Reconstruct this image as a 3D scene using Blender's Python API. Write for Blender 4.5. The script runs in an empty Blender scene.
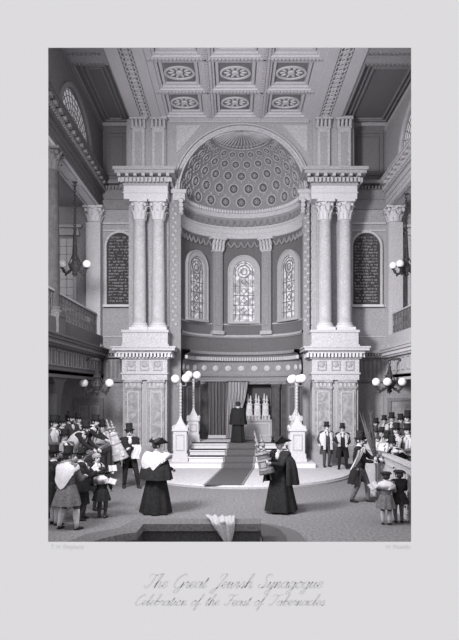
import bpy, math, random
from mathutils import Vector, Matrix, Euler
random.seed(7)
SC = bpy.context.scene
COL = SC.collection
PI = math.pi
R = math.radians
F, CXP, HY, H = 610.0, 233.0, 390.0, 2.95      # focal length (pixels), vanishing point, eye height (m)


def P(px, py, Y):
    """World point at depth Y that the photograph shows at pixel (px, py)."""
    return Vector(((px - CXP) * Y / F, Y, H - (py - HY) * Y / F))


# ------------------------------------------------------------------ materials
MATS = {}


def mat(name, g, noise=0.22, scale=28.0, rough=0.9, tint=(1.0, 0.965, 1.025), emit=0.0, pattern=None, g2=None, pscale=1.0):
    m = bpy.data.materials.new(name)
    m.use_nodes = True
    nt = m.node_tree
    b = nt.nodes['Principled BSDF']
    b.inputs['Roughness'].default_value = rough
    b.inputs['Specular IOR Level'].default_value = 0.15
    tc = nt.nodes.new('ShaderNodeTexCoord')
    no = nt.nodes.new('ShaderNodeTexNoise')
    no.inputs['Scale'].default_value = scale
    no.inputs['Detail'].default_value = 2.5
    nt.links.new(tc.outputs['Object'], no.inputs['Vector'])
    rp = nt.nodes.new('ShaderNodeValToRGB')
    lo, hi = g * (1 - noise), g * (1 + noise)
    rp.color_ramp.elements[0].position = 0.32
    rp.color_ramp.elements[1].position = 0.68
    rp.color_ramp.elements[0].color = (lo * tint[0], lo * tint[1], lo * tint[2], 1)
    rp.color_ramp.elements[1].color = (min(hi, 1) * tint[0], min(hi, 1) * tint[1], min(hi, 1) * tint[2], 1)
    nt.links.new(no.outputs['Fac'], rp.inputs['Fac'])
    out = rp.outputs['Color']
    if pattern:
        if pattern == 'stripe':
            p = nt.nodes.new('ShaderNodeTexWave')
            p.inputs['Scale'].default_value = pscale
            p.inputs['Distortion'].default_value = 1.5
            po = p.outputs['Fac']
        elif pattern == 'marble':
            p = nt.nodes.new('ShaderNodeTexNoise')
            p.inputs['Scale'].default_value = pscale
            p.inputs['Detail'].default_value = 6
            p.inputs['Distortion'].default_value = 2.2
            po = p.outputs['Fac']
        elif pattern == 'leaf':
            p = nt.nodes.new('ShaderNodeTexVoronoi')
            p.inputs['Scale'].default_value = pscale
            po = p.outputs['Distance']
        nt.links.new(tc.outputs['Object'], p.inputs['Vector'])
        r2 = nt.nodes.new('ShaderNodeValToRGB')
        r2.color_ramp.elements[0].position = 0.35
        r2.color_ramp.elements[1].position = 0.65
        r2.color_ramp.elements[0].color = (0, 0, 0, 1)
        r2.color_ramp.elements[1].color = (1, 1, 1, 1)
        nt.links.new(po, r2.inputs['Fac'])
        mx = nt.nodes.new('ShaderNodeMix')
        mx.data_type = 'RGBA'
        nt.links.new(r2.outputs['Color'], mx.inputs[0])
        nt.links.new(out, mx.inputs[6])
        mx.inputs[7].default_value = (g2 * tint[0], g2 * tint[1], g2 * tint[2], 1)
        out = mx.outputs[2]
    nt.links.new(out, b.inputs['Base Color'])
    if emit:
        nt.links.new(out, b.inputs['Emission Color'])
        b.inputs['Emission Strength'].default_value = emit
    MATS[name] = m
    return m


mat('stone_light', 0.46)
mat('stone_pale', 0.56, noise=0.12)
mat('stone_mid', 0.36)
mat('stone_grey', 0.24)
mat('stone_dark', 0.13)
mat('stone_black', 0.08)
mat('wall_grey', 0.33, noise=0.2)
mat('wall_shaded', 0.17)  # left clerestory wall, its shade put into the colour
mat('ceiling_field', 0.46, noise=0.14)
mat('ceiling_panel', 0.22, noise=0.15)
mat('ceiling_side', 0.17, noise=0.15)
mat('beam', 0.60, noise=0.12)
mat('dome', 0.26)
mat('rosette', 0.40)
mat('rosette_dark', 0.09)
mat('marble', 0.47, noise=0.3, pattern='marble', pscale=3.0, g2=0.38)
mat('marble_dim', 0.09, pattern='marble', pscale=2.2, g2=0.06)  # gallery column's shade put into the colour; also the dark ark pilasters
mat('panel_marble', 0.40, pattern='marble', pscale=2.6, g2=0.24)
mat('floor_mid', 0.20, noise=0.28, scale=16)
mat('floor_dais', 0.55, noise=0.14, scale=16)
mat('step_white', 0.66, noise=0.08)
mat('carpet', 0.11, noise=0.25, scale=40)
mat('tablet', 0.055)
mat('ink_white', 0.36, noise=0.3)
mat('glass_bright', 0.62, pattern='leaf', pscale=6.5, g2=0.30, emit=0.14)  # faint glow put into the panes for daylight behind them
mat('glass_plain', 0.60, noise=0.15, emit=0.30)  # stronger glow standing for daylight behind the clerestory glass
mat('lead', 0.14)
mat('iron', 0.05, rough=0.6)
mat('gilt', 0.20, rough=0.5, noise=0.5, scale=50)
mat('bronze', 0.075, rough=0.5, noise=0.6, scale=40)
mat('glass_dim', 0.50, noise=0.1, emit=0.06)  # aisle panes, weak glow standing for daylight outside
mat('globe', 0.85, noise=0.03, emit=0.03, rough=0.4)
mat('cloth_black', 0.021, noise=0.35)
mat('cloth_dark', 0.065, noise=0.4)
mat('cloth_grey', 0.13, noise=0.3)
mat('cloth_mid', 0.27, noise=0.25)
mat('cloth_pale', 0.46, noise=0.15)
mat('mantle_damask', 0.50, pattern='leaf', pscale=9, g2=0.36)
mat('cloth_white', 0.56, noise=0.08)
mat('skin', 0.50, noise=0.10)
mat('features', 0.06)
mat('hair_dark', 0.04, noise=0.4, scale=60)
mat('hair_grey', 0.32, noise=0.4, scale=60)
mat('felt', 0.028, noise=0.4)
mat('leather', 0.03, rough=0.5)
mat('wood_dark', 0.10, pattern='stripe', pscale=3, g2=0.06)
mat('wood_pew', 0.20, pattern='stripe', pscale=3, g2=0.14)
mat('pew_pale', 0.42, noise=0.2)
mat('curtain', 0.14, pattern='stripe', pscale=2.2, g2=0.07)
mat('curtain_light', 0.34, pattern='stripe', pscale=2.6, g2=0.22)
mat('leaf_dark', 0.10, noise=0.4)
mat('coping', 0.16, noise=0.3, scale=20)
mat('coping_light', 0.30, noise=0.3, scale=20)
mat('paper', 0.72, noise=0.015, scale=60, tint=(1.0, 0.993, 1.003))
mat('print_ink', 0.20, noise=0.1, tint=(1, 1, 1.04))
mat('print_faint', 0.59, noise=0.1, tint=(1, 1, 1.02))


# ------------------------------------------------------------------ mesh builder
class MB:
    def __init__(self):
        self.v, self.f, self.mi = [], [], []
        self.cur = 0

    def add(self, vs, fs):
        o = len(self.v)
        self.v.extend([tuple(v) for v in vs])
        for f in fs:
            self.f.append([i + o for i in f])
            self.mi.append(self.cur)
        return self

    def box(self, x0, x1, y0, y1, z0, z1):
        vs = [(x, y, z) for z in (z0, z1) for y in (y0, y1) for x in (x0, x1)]
        return self.add(vs, [(0, 2, 3, 1), (4, 5, 7, 6), (0, 1, 5, 4), (1, 3, 7, 5), (3, 2, 6, 7), (2, 0, 4, 6)])

    def rings(self, rings, closed=True, cap=True):
        n = len(rings[0])
        vs = [p for r in rings for p in r]
        fs = []
        m = n if closed else n - 1
        for k in range(len(rings) - 1):
            for i in range(m):
                j = (i + 1) % n
                fs.append((k * n + i, k * n + j, (k + 1) * n + j, (k + 1) * n + i))
        if cap and closed:
            fs.append(tuple(reversed(range(n))))
            fs.append(tuple((len(rings) - 1) * n + i for i in range(n)))
        return self.add(vs, fs)

    def lathe(self, prof, c=(0, 0, 0), n=24, a0=0.0, a1=2 * PI, sx=1.0, sy=1.0):
        """Revolve (r, z) pairs about the vertical through c; an open arc when a1-a0 is less than a turn."""
        full = abs(a1 - a0 - 2 * PI) < 1e-6
        m = n if full else n + 1
        rings = []
        for r, z in prof:
            rings.append([(c[0] + r * sx * math.cos(a0 + (a1 - a0) * i / n), c[1] + r * sy * math.sin(a0 + (a1 - a0) * i / n), c[2] + z) for i in range(m)])
        return self.rings(rings, closed=full, cap=full)

    def tube(self, pts, rad, n=8, cap=True, flat=1.0):
        pts = [Vector(p) for p in pts]
        if not isinstance(rad, (list, tuple)):
            rad = [rad] * len(pts)
        rings = []
        prev = None
        for i, p in enumerate(pts):
            d = (pts[min(i + 1, len(pts) - 1)] - pts[max(i - 1, 0)])
            if d.length < 1e-9:
                d = Vector((0, 0, 1))
            d.normalize()
            if prev is None:
                a = Vector((0, 0, 1)) if abs(d.z) < 0.9 else Vector((1, 0, 0))
                u = d.cross(a).normalized()
            else:
                u = (prev - d * prev.dot(d))
                u = u.normalized() if u.length > 1e-6 else d.orthogonal().normalized()
            prev = u
            w = d.cross(u)
            rings.append([p + (u * math.cos(2 * PI * k / n) + w * math.sin(2 * PI * k / n) * flat) * rad[i] for k in range(n)])
        return self.rings(rings, cap=cap)

    def capsule(self, a, b, ra, rb, n=10):
        a, b = Vector(a), Vector(b)
        d = b - a
        L = d.length
        d = d / L if L > 1e-9 else Vector((0, 0, 1))
        pts, rr = [], []
        for t in (-0.98, -0.8, -0.5, 0):
            pts.append(a + d * ra * t); rr.append(ra * math.sqrt(max(0.0, 1 - t * t)) + 1e-4)
        for t in (0, 0.5, 0.8, 0.98):
            pts.append(b + d * rb * t); rr.append(rb * math.sqrt(max(0.0, 1 - t * t)) + 1e-4)
        u = d.orthogonal().normalized()
        w = d.cross(u)
        return self.rings([[p + (u * math.cos(2 * PI * k / n) + w * math.sin(2 * PI * k / n)) * r for k in range(n)] for p, r in zip(pts, rr)])

    def ball(self, c, r, n=14, m=9, M=None):
        if not isinstance(r, (list, tuple)):
            r = (r, r, r)
        rings = []
        for k in range(m + 1):
            th = PI * (0.02 + 0.96 * k / m)
            ring = []
            for i in range(n):
                v = Vector((r[0] * math.sin(th) * math.cos(2 * PI * i / n), r[1] * math.sin(th) * math.sin(2 * PI * i / n), -r[2] * math.cos(th)))
                if M is not None:
                    v = M @ v
                ring.append(v + Vector(c))
            rings.append(ring)
        return self.rings(rings)

    def prism(self, poly, axis, lo, hi):
        """Extrude a 2D polygon: axis 'x' takes (y,z), 'y' takes (x,z), 'z' takes (x,y)."""
        def q(p, t):
            return {'x': (t, p[0], p[1]), 'y': (p[0], t, p[1]), 'z': (p[0], p[1], t)}[axis]
        n = len(poly)
        vs = [q(p, lo) for p in poly] + [q(p, hi) for p in poly]
        fs = [tuple(range(n)), tuple(reversed(range(n, 2 * n)))]
        fs += [(i, i + n, (i + 1) % n + n, (i + 1) % n) for i in range(n)]
        return self.add(vs, fs)

    def strip(self, a, b):
        """Quads between two equally long point lists."""
        n = len(a)
        return self.add(list(a) + list(b), [(i, i + 1, n + i + 1, n + i) for i in range(n - 1)])

    def xform(self, M, start=0):
        for i in range(start, len(self.v)):
            self.v[i] = tuple(M @ Vector(self.v[i]))
        return self

    def build(self, name, mats, parent=None, smooth=False, loc=None, remesh=None, link=True):
        me = bpy.data.meshes.new(name)
        me.from_pydata(self.v, [], self.f)
        me.update()
        import bmesh
        bm = bmesh.new()
        bm.from_mesh(me)
        bmesh.ops.recalc_face_normals(bm, faces=bm.faces)
        bm.to_mesh(me)
        bm.free()
        if not isinstance(mats, (list, tuple)):
            mats = [mats]
        for m in mats:
            me.materials.append(MATS[m])
        for p, k in zip(me.polygons, self.mi):
            p.material_index = k
            p.use_smooth = bool(smooth)
        if smooth is not True and smooth:
            pass
            me.set_sharp_from_angle(angle=R(smooth))
        o = bpy.data.objects.new(name, me)
        COL.objects.link(o)
        if parent is not None:
            o.parent = parent
        if loc is not None:
            o.location = loc
        return o


def remeshed(mb, voxel):
    """One continuous surface from overlapping closed shapes; returns a new MB."""
    me = bpy.data.meshes.new('tmp')
    me.from_pydata(mb.v, [], mb.f)
    import bmesh
    bm = bmesh.new(); bm.from_mesh(me)
    bmesh.ops.recalc_face_normals(bm, faces=bm.faces)
    bm.to_mesh(me); bm.free()
    o = bpy.data.objects.new('tmp', me)
    COL.objects.link(o)
    md = o.modifiers.new('r', 'REMESH')
    md.mode = 'VOXEL'
    md.voxel_size = voxel
    sm = o.modifiers.new('s', 'SMOOTH')
    sm.factor = 0.5
    sm.iterations = 3
    dg = bpy.context.evaluated_depsgraph_get()
    ev = o.evaluated_get(dg)
    m2 = ev.to_mesh()
    out = MB()
    out.add([tuple(v.co) for v in m2.vertices], [tuple(p.vertices) for p in m2.polygons])
    ev.to_mesh_clear()
    bpy.data.objects.remove(o)
    bpy.data.meshes.remove(me)
    return out


def tag(o, label=None, cat=None, group=None, kind=None):
    if label: o['label'] = label
    if cat: o['category'] = cat
    if group: o['group'] = group
    if kind: o['kind'] = kind
    return o


def empty(name, loc=(0, 0, 0), rz=0.0):
    o = bpy.data.objects.new(name, None)
    o.empty_display_size = 0.2
    COL.objects.link(o)
    o.location = loc
    o.rotation_euler = (0, 0, rz)
    return o


def struct(o):
    o['kind'] = 'structure'
    return o


def copy_tree(o, parent=None):
    c = o.copy()
    COL.objects.link(c)
    if parent is not None:
        c.parent = parent
    for ch in list(o.children):
        copy_tree(ch, c)
    return c
# ------------------------------------------------------------------ room dimensions
PY = 23.6            # front of the two piers
DY = 25.2            # rear wall beside them
AY = 24.4            # plane of the apse arch
CX, AR = 0.36, 2.5   # apse centre and radius
XL, XR = -5.37, 6.30  # inner faces of the gallery colonnades
ZC = 13.78           # ceiling
ZE0, ZE1 = 10.40, 11.54   # main entablature
ZG0, ZG1 = 3.34, 4.575    # gallery entablature
ZS = 10.81           # springing of the arch
PIERS = ((-4.26, -2.55), (3.06, 4.84))

# floor
m = MB(); m.box(-10, 11, 9.54, 27.4, -0.15, 0.0)
struct(m.build('floor', 'floor_mid'))
m = MB()
ring = [(CX + 3.9 * math.cos(a), 22.3 + 4.1 * math.sin(a)) for a in [PI + PI * i / 48 for i in range(49)]]
poly = [(CX + 3.9, 23.6)] + [(CX - 3.9, 23.6)] + ring
m.prism(poly, 'z', 0.0, 0.1)
dais = struct(m.build('floor_dais', 'floor_dais'))
m = MB()
ro = [(CX + 3.98 * math.cos(a), 22.3 + 4.18 * math.sin(a)) for a in [PI + PI * i / 48 for i in range(49)]]
for k in range(48):
    m.prism([ring[k], ro[k], ro[k + 1], ring[k + 1]], 'z', 0.0, 0.05)
struct(m.build('trim_1', 'stone_mid', dais))
# steps up to the ark
m = MB()
m.box(-2.5, 3.02, 22.3, 24.4, 0.1, 0.26)
for (y0, z) in ((22.72, 0.46), (23.28, 0.66), (23.84, 0.86)):
    m.box(-1.64, 2.06, y0, 24.42, z - 0.2, z)
    m.box(-1.68, 2.10, y0 - 0.04, 24.42, z - 0.05, z)
m.box(-1.98, 2.70, 24.42, 26.7, 0.1, 0.86)
struct(m.build('floor_steps', 'step_white'))

# rear wall with the two recesses, the passages behind the galleries, piers
def panelled(m, x0, x1, z0, z1, y, t=0.05, d=0.03):
    """raised frame on a wall that faces the room"""
    m.box(x0, x1, y - d, y, z0, z0 + t); m.box(x0, x1, y - d, y, z1 - t, z1)
    m.box(x0, x0 + t, y - d, y, z0 + t, z1 - t); m.box(x1 - t, x1, y - d, y, z0 + t, z1 - t)

def rear_wall(name, x0, x1, matn):
    m = MB(); m.box(x0, x1, DY, DY + 0.3, 0, ZC)
    return struct(m.build(name, matn))

wl = rear_wall('wall_back_left', -9.0, PIERS[0][1], 'wall_grey')
wr = rear_wall('wall_back_right', PIERS[1][0], 10.0, 'wall_grey')

def recess(parent, x0, x1, side):
    """mouldings and panels on the rear wall beside a pier"""
    m = MB()
    m.box(x0, x1, DY - 0.10, DY, ZE0 - 0.62, ZE0 - 0.55)
    m.box(x0, x1, DY - 0.06, DY, 9.5, 9.56)
    m.box(x0, x1, DY - 0.12, DY, 6.36, 6.44)
    m.box(x0, x1, DY - 0.04, DY, ZG1 + 0.55, ZG1 + 0.6)
    m.build('moulding', 'stone_light', parent)
    m = MB()
    m.box(x0, x1, DY - 0.3, DY, ZG1 - 0.12, ZG1)
    m.box(x0, x1, DY - 0.2, DY, ZG1 - 0.3, ZG1 - 0.22)
    n = int((x1 - x0) / 0.12)
    for i in range(n):
        m.box(x0 + i * 0.12, x0 + i * 0.12 + 0.07, DY - 0.26, DY, ZG1 - 0.22, ZG1 - 0.13)
    m.box(x0, x1, DY - 0.14, DY, ZG0 - 0.06, ZG0 + 0.04)
    for i in range(int((x1 - x0) / 0.17)):
        m.box(x0 + 0.05 + i * 0.17, x0 + 0.12 + i * 0.17, DY - 0.05, DY, ZG0 + 0.12, ZG1 - 0.4)
    m.build('entablature', 'stone_grey', parent)
    m = MB()
    m.box(x0, x1, DY - 0.08, DY, ZE0, ZE1 - 0.3)
    m.box(x0, x1, DY - 0.3, DY, ZE1 - 0.14, ZE1)
    for i in range(int((x1 - x0) / 0.14)):
        m.box(x0 + i * 0.14, x0 + i * 0.14 + 0.08, DY - 0.2, DY, ZE1 - 0.34, ZE1 - 0.2)
    m.box(x0, x1, DY - 0.14, DY, ZE0 + 0.4, ZE0 + 0.46)
    m.build('cornice', 'stone_grey', parent)
    m = MB()
    m.box(x0, x1, DY - 0.03, DY, ZE1, ZC)
    panelled(m, x0 + 0.12, x1 - 0.12, ZE1 + 0.25, ZC - 0.2, DY - 0.03, 0.06, 0.05)
    panelled(m, x0 + 0.28, x1 - 0.28, ZE1 + 0.42, ZC - 0.36, DY - 0.03, 0.03, 0.04)
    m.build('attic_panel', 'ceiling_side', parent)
    m = MB()
    panelled(m, x0 + 0.1, x1 - 0.1, 1.3, ZG0 - 0.2, DY, 0.05, 0.03)
    panelled(m, x0 + 0.1, x1 - 0.1, 0.15, 1.15, DY, 0.05, 0.03)
    m.build('panel', 'stone_mid', parent)

recess(wl, XL, PIERS[0][0], -1)
recess(wr, PIERS[1][1], XR, 1)

# spandrel wall over the arch, arch moulding
m = MB()
N = 40
arc = [(CX + AR * math.cos(PI * i / N), ZS + AR * math.sin(PI * i / N)) for i in range(N + 1)]
for i in range(N):
    (x0, z0), (x1, z1) = arc[i], arc[i + 1]
    m.prism([(x0, z0), (x0, ZC), (x1, ZC), (x1, z1)], 'y', AY, AY + 0.35)
m.box(PIERS[0][0], CX - AR, AY, AY + 0.35, ZS, ZC)
m.box(CX + AR, PIERS[1][1], AY, AY + 0.35, ZS, ZC)
arch_wall = struct(m.build('wall_arch', 'stone_mid'))
m = MB()
for (ra, rb, d) in ((0.0, 0.07, 0.10), (0.09, 0.2, 0.06), (0.22, 0.27, 0.12)):
    for i in range(N):
        a0, a1 = PI * i / N, PI * (i + 1) / N
        q = [(CX + (AR + r) * math.cos(a), ZS + (AR + r) * math.sin(a)) for r, a in ((ra, a0), (rb, a0), (rb, a1), (ra, a1))]
        m.prism(q, 'y', AY - d, AY)
m.build('arch_moulding', 'stone_light', arch_wall)
m = MB()
m.box(PIERS[0][1] + 0.03, PIERS[1][0] - 0.03, AY - 0.08, AY, ZC - 0.16, ZC)
for i in range(46):
    x = PIERS[0][1] + 0.06 + i * 0.12
    m.box(x, x + 0.07, AY - 0.12, AY, ZC - 0.10, ZC - 0.03)
for s in (-1, 1):   # spandrel triangles
    cx = CX + s * 1.95
    x = CX + s * 2.62
    q = [(x, ZC - 0.25), (x, ZS + 1.6), (x - s * 1.0, ZC - 0.25)]
    m.prism(q if s < 0 else list(reversed(q)), 'y', AY - 0.03, AY)
m.build('frieze', 'stone_light', arch_wall)
# jambs of the apse with ornament strips
for i, s in enumerate((-1, 1)):
    xa = PIERS[0][1] if s < 0 else CX + AR
    xb = CX - AR if s < 0 else PIERS[1][0]
    m = MB(); m.box(xa - (0.05 if s > 0 else 0), xb + (0.05 if s < 0 else 0), AY, AY + 0.45, 0, ZS)
    j = struct(m.build('trim_%d' % (2 + i), 'stone_grey'))
    m = MB()
    for k in range(30):
        z = ZG1 + 1.0 + k * 0.17
        xm = (xa + xb) / 2
        m.ball((xm + 0.05 * (-1) ** k, AY - 0.005, z), (0.075, 0.02, 0.06), 8, 5)
    m.build('ornament', 'stone_mid', j, smooth=True)
    m = MB()
    xm = CX + s * (AR + 0.02)
    m.box(xm - 0.3, xm + 0.3, AY - 0.16, AY + 0.3, ZS - 0.02, ZS + 0.12)
    m.box(xm - 0.24, xm + 0.24, AY - 0.1, AY + 0.3, ZS - 0.3, ZS - 0.02)
    for k in range(4):
        m.tube([(xm - s * 0.1, AY - 0.12, ZS - 0.3 - k * 0.16), (xm - s * 0.1, AY - 0.26 + 0.04 * k, ZS - 0.36 - k * 0.16)], 0.09, 8)
    m.build('console', 'stone_light', j)

# ceiling ------------------------------------------------------------------
m = MB(); m.box(-10, 11, 16.8, 27.4, ZC + 0.20, ZC + 0.5)
ceil = struct(m.build('ceiling', 'ceiling_field'))
XB = (-2.80, -0.90, 1.06, 2.97)
YB = (15.6, 17.8, 20.0, 22.2, 24.35)
m = MB()
for x in XB:
    m.box(x - 0.16, x + 0.16, 16.8, AY, ZC, ZC + 0.36)
for y in YB[1:]:
    m.box(XB[0], XB[-1], y - 0.157, y + 0.157, ZC + 0.006, ZC + 0.35)
m.build('rib', 'beam', ceil)
m = MB()
for x in XB[1:3]:
    for k in range(60):
        y = 17.0 + k * 0.123
        m.box(x - 0.06, x + 0.06, y, y + 0.075, ZC - 0.035, ZC + 0.01)
for y in YB[1:]:
    for k in range(47):
        x = XB[0] + k * 0.123
        m.box(x, x + 0.075, y - 0.06, y + 0.06, ZC - 0.035, ZC + 0.01)
m.build('rope_moulding', 'ceiling_field', ceil)
m = MB()
mp = MB()
ros = None
for i in range(3):
    for j in range(4):
        x0, x1 = XB[i] + 0.16, XB[i + 1] - 0.16
        y0, y1 = max(YB[j] + 0.16, 16.85), YB[j + 1] - 0.16
        for (g, zz) in ((0.0, 0.06), (0.14, 0.12)):
            m.box(x0 + g, x1 - g, y0 + g, y0 + g + 0.1, ZC + zz, ZC + 0.34); m.box(x0 + g, x1 - g, y1 - g - 0.1, y1 - g, ZC + zz, ZC + 0.34)
            m.box(x0 + g, x0 + g + 0.1, y0 + g + 0.1, y1 - g - 0.1, ZC + zz, ZC + 0.34); m.box(x1 - g - 0.1, x1 - g, y0 + g + 0.1, y1 - g - 0.1, ZC + zz, ZC + 0.34)
        mp.box(x0 + 0.3, x1 - 0.3, y0 + 0.3, y1 - 0.3, ZC + 0.16, ZC + 0.205)
        if ros is None:
            q = MB()
            q.lathe([(0.02, -0.06), (0.12, -0.05), (0.13, 0.0)], (0, 0, 0), 16)
            for k in range(10):
                a = 2 * PI * k / 10
                q.ball((0.3 * math.cos(a), 0.24 * math.sin(a), -0.01), (0.11, 0.05, 0.03), 8, 5, Matrix.Rotation(a, 3, 'Z'))
            for k in range(36):
                a0, a1 = 2 * PI * k / 36, 2 * PI * (k + 1) / 36
                q.prism([(r1 * 1.25 * math.cos(a), r1 * math.sin(a)) for r1, a in ((0.37, a0), (0.43, a0), (0.43, a1), (0.37, a1))], 'z', -0.05, 0.0)
            ros = q.build('ceiling_rosette', 'beam', ceil, smooth=40, loc=((x0 + x1) / 2, (y0 + y1) / 2, ZC + 0.155))
        else:
            c = ros.copy(); COL.objects.link(c); c.location = ((x0 + x1) / 2, (y0 + y1) / 2, ZC + 0.155)
m.build('coffer_frame', 'beam', ceil)
mp.build('coffer_panel', 'ceiling_panel', ceil)
# long beams with a guilloche band
for x0, x1, g0, g1 in ((-4.08, -2.86, -3.66, -3.22), (3.03, 4.28, 3.40, 3.86)):
    m = MB()
    m.box(x0, g0, 16.8, AY, ZC - 0.06, ZC + 0.35); m.box(g1, x1, 16.8, AY, ZC - 0.06, ZC + 0.35)
    bmo = m.build('ceiling_beam', 'beam', ceil)
    m = MB(); m.box(g0, g1, 16.8, AY, ZC - 0.02, ZC + 0.35)
    m.build('guilloche_bed', 'ceiling_panel', bmo)
    m = MB()
    gm, gr = (g0 + g1) / 2, (g1 - g0) / 2 - 0.02
    for k in range(25):
        y = 16.95 + k * 0.3
        for rr in (gr, gr * 0.45):
            n = 20
            for i in range(n):
                a0, a1 = 2 * PI * i / n, 2 * PI * (i + 1) / n
                m.prism([(gm + r * math.cos(a), y + r * math.sin(a)) for r, a in ((rr - 0.035, a0), (rr, a0), (rr, a1), (rr - 0.035, a1))], 'z', ZC - 0.05, ZC - 0.02)
    m.build('guilloche', 'beam', bmo)
# dark side panels of the ceiling
for x0, x1 in ((XL - 0.1, -4.08), (4.28, XR + 0.1)):
    m = MB()
    m.box(x0, x1, 20.3, DY, ZC + 0.12, ZC + 0.3)
    m.box(x0, x1, 16.8, 19.2, ZC + 0.12, ZC + 0.3)
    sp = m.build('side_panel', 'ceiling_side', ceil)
    m = MB()
    m.box(x0, x1, 19.2, 20.3, ZC - 0.02, ZC + 0.3)
    for a, b in ((x0, x0 + 0.14), (x1 - 0.06, x1)):
        m.box(a, b, 16.8, DY - 0.001, ZC - 0.012, ZC + 0.3)
    m.box(x0 + 0.001, x1 - 0.001, DY - 0.25, DY, ZC - 0.016, ZC + 0.3)
    m.build('side_rib', 'stone_mid', sp)
    m = MB()
    panel = (x0 + 0.3, x1 - 0.2, 20.5, DY - 0.45)
    for d in (0.0, 0.16):
        a, b, c, e = panel[0] + d, panel[1] - d, panel[2] + d, panel[3] - d
        m.box(a, b, c, c + 0.05, ZC + 0.06, ZC + 0.13); m.box(a, b, e - 0.05, e, ZC + 0.06, ZC + 0.13)
        m.box(a, a + 0.05, c + 0.05, e - 0.05, ZC + 0.06, ZC + 0.13); m.box(b - 0.05, b, c + 0.05, e - 0.05, ZC + 0.06, ZC + 0.13)
    for k in range(int((x1 - x0) / 0.14)):
        for y in (19.55, 20.18):
            m.box(x0 + k * 0.14, x0 + k * 0.14 + 0.08, y, y + 0.08, ZC - 0.07, ZC - 0.01)
    m.build('side_moulding', 'stone_grey', sp)

# piers -------------------------------------------------------------------
def acanthus(m, c, r0, r1, z0, h, n, off, w=0.13, round_=True, half=None):
    """a ring of curling leaves"""
    for k in range(n):
        a = 2 * PI * (k + off) / n
        d = Vector((math.cos(a), math.sin(a), 0)); t = Vector((-math.sin(a), math.cos(a), 0))
        b = Vector((c[0], c[1], z0))
        prof = [(r0, 0, 1.0), (r0 + 0.02, h * 0.45, 1.0), (r0 + (r1 - r0) * 0.5, h * 0.8, 0.9), (r1, h, 0.6), (r1 + 0.03, h * 0.88, 0.3)]
        l = [b + d * r + Vector((0, 0, z)) - t * w * ww / 2 for r, z, ww in prof]
        q = [b + d * (r + 0.03) + Vector((0, 0, z)) for r, z, ww in prof]
        e = [b + d * r + Vector((0, 0, z)) + t * w * ww / 2 for r, z, ww in prof]
        m.strip(l, q); m.strip(q, e)

def capital(m, c, r, z0, h):
    m.lathe([(r * 0.98, 0), (r * 1.12, 0.02), (r * 1.0, 0.05), (r * 0.98, h * 0.5), (r * 1.25, h * 0.88), (r * 1.0, h * 0.9)], (c[0], c[1], z0), 18)
    acanthus(m, c, r * 1.02, r * 1.42, z0 + 0.03, h * 0.42, 8, 0.0, r * 0.8)
    acanthus(m, c, r * 1.08, r * 1.55, z0 + h * 0.3, h * 0.42, 8, 0.5, r * 0.8)
    for k in range(4):
        a = PI / 4 + k * PI / 2
        p = Vector((c[0] + r * 1.5 * math.cos(a), c[1] + r * 1.5 * math.sin(a), z0 + h * 0.76))
        m.ball(p, (r * 0.3, r * 0.3, r * 0.32), 9, 6)
    for k in range(4):
        a = k * PI / 2
        m.ball((c[0] + r * 1.35 * math.cos(a), c[1] + r * 1.35 * math.sin(a), z0 + h * 0.86), r * 0.22, 8, 5)
    s = r * 1.5
    m.box(c[0] - s, c[0] + s, c[1] - s, c[1] + s, z0 + h * 0.88, z0 + h)

def column(x, y, r, zb, zc, zt, label, matn, cap, group=None):
    o = empty('column', (x, y, zb))
    tag(o, label, 'column', group, 'thing')
    m = MB()
    L = zc - zb
    m.lathe([(r * 1.0, 0.34), (r * 1.06, 0.3), (r * 1.0, 0.36)] + [(r * (1.0 - 0.13 * (t / 10) ** 1.6), 0.36 + (L - 0.36) * t / 10) for t in range(1, 11)], (0, 0, 0), 28)
    m.build('shaft', matn, o, smooth=45)
    m = MB()
    m.box(-r * 1.38, r * 1.38, -r * 1.38, r * 1.38, 0, 0.13)
    m.lathe([(r * 1.34, 0.13), (r * 1.38, 0.17), (r * 1.36, 0.21), (r * 1.15, 0.24), (r * 1.22, 0.29), (r * 1.05, 0.33), (r * 0.9, 0.34)], (0, 0, 0), 28)
    m.build('base', cap, o, smooth=45)
    m = MB(); capital(m, (0, 0), r * 0.88, L, zt - zc)
    m.build('capital', cap, o, smooth=40)
    return o

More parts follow.
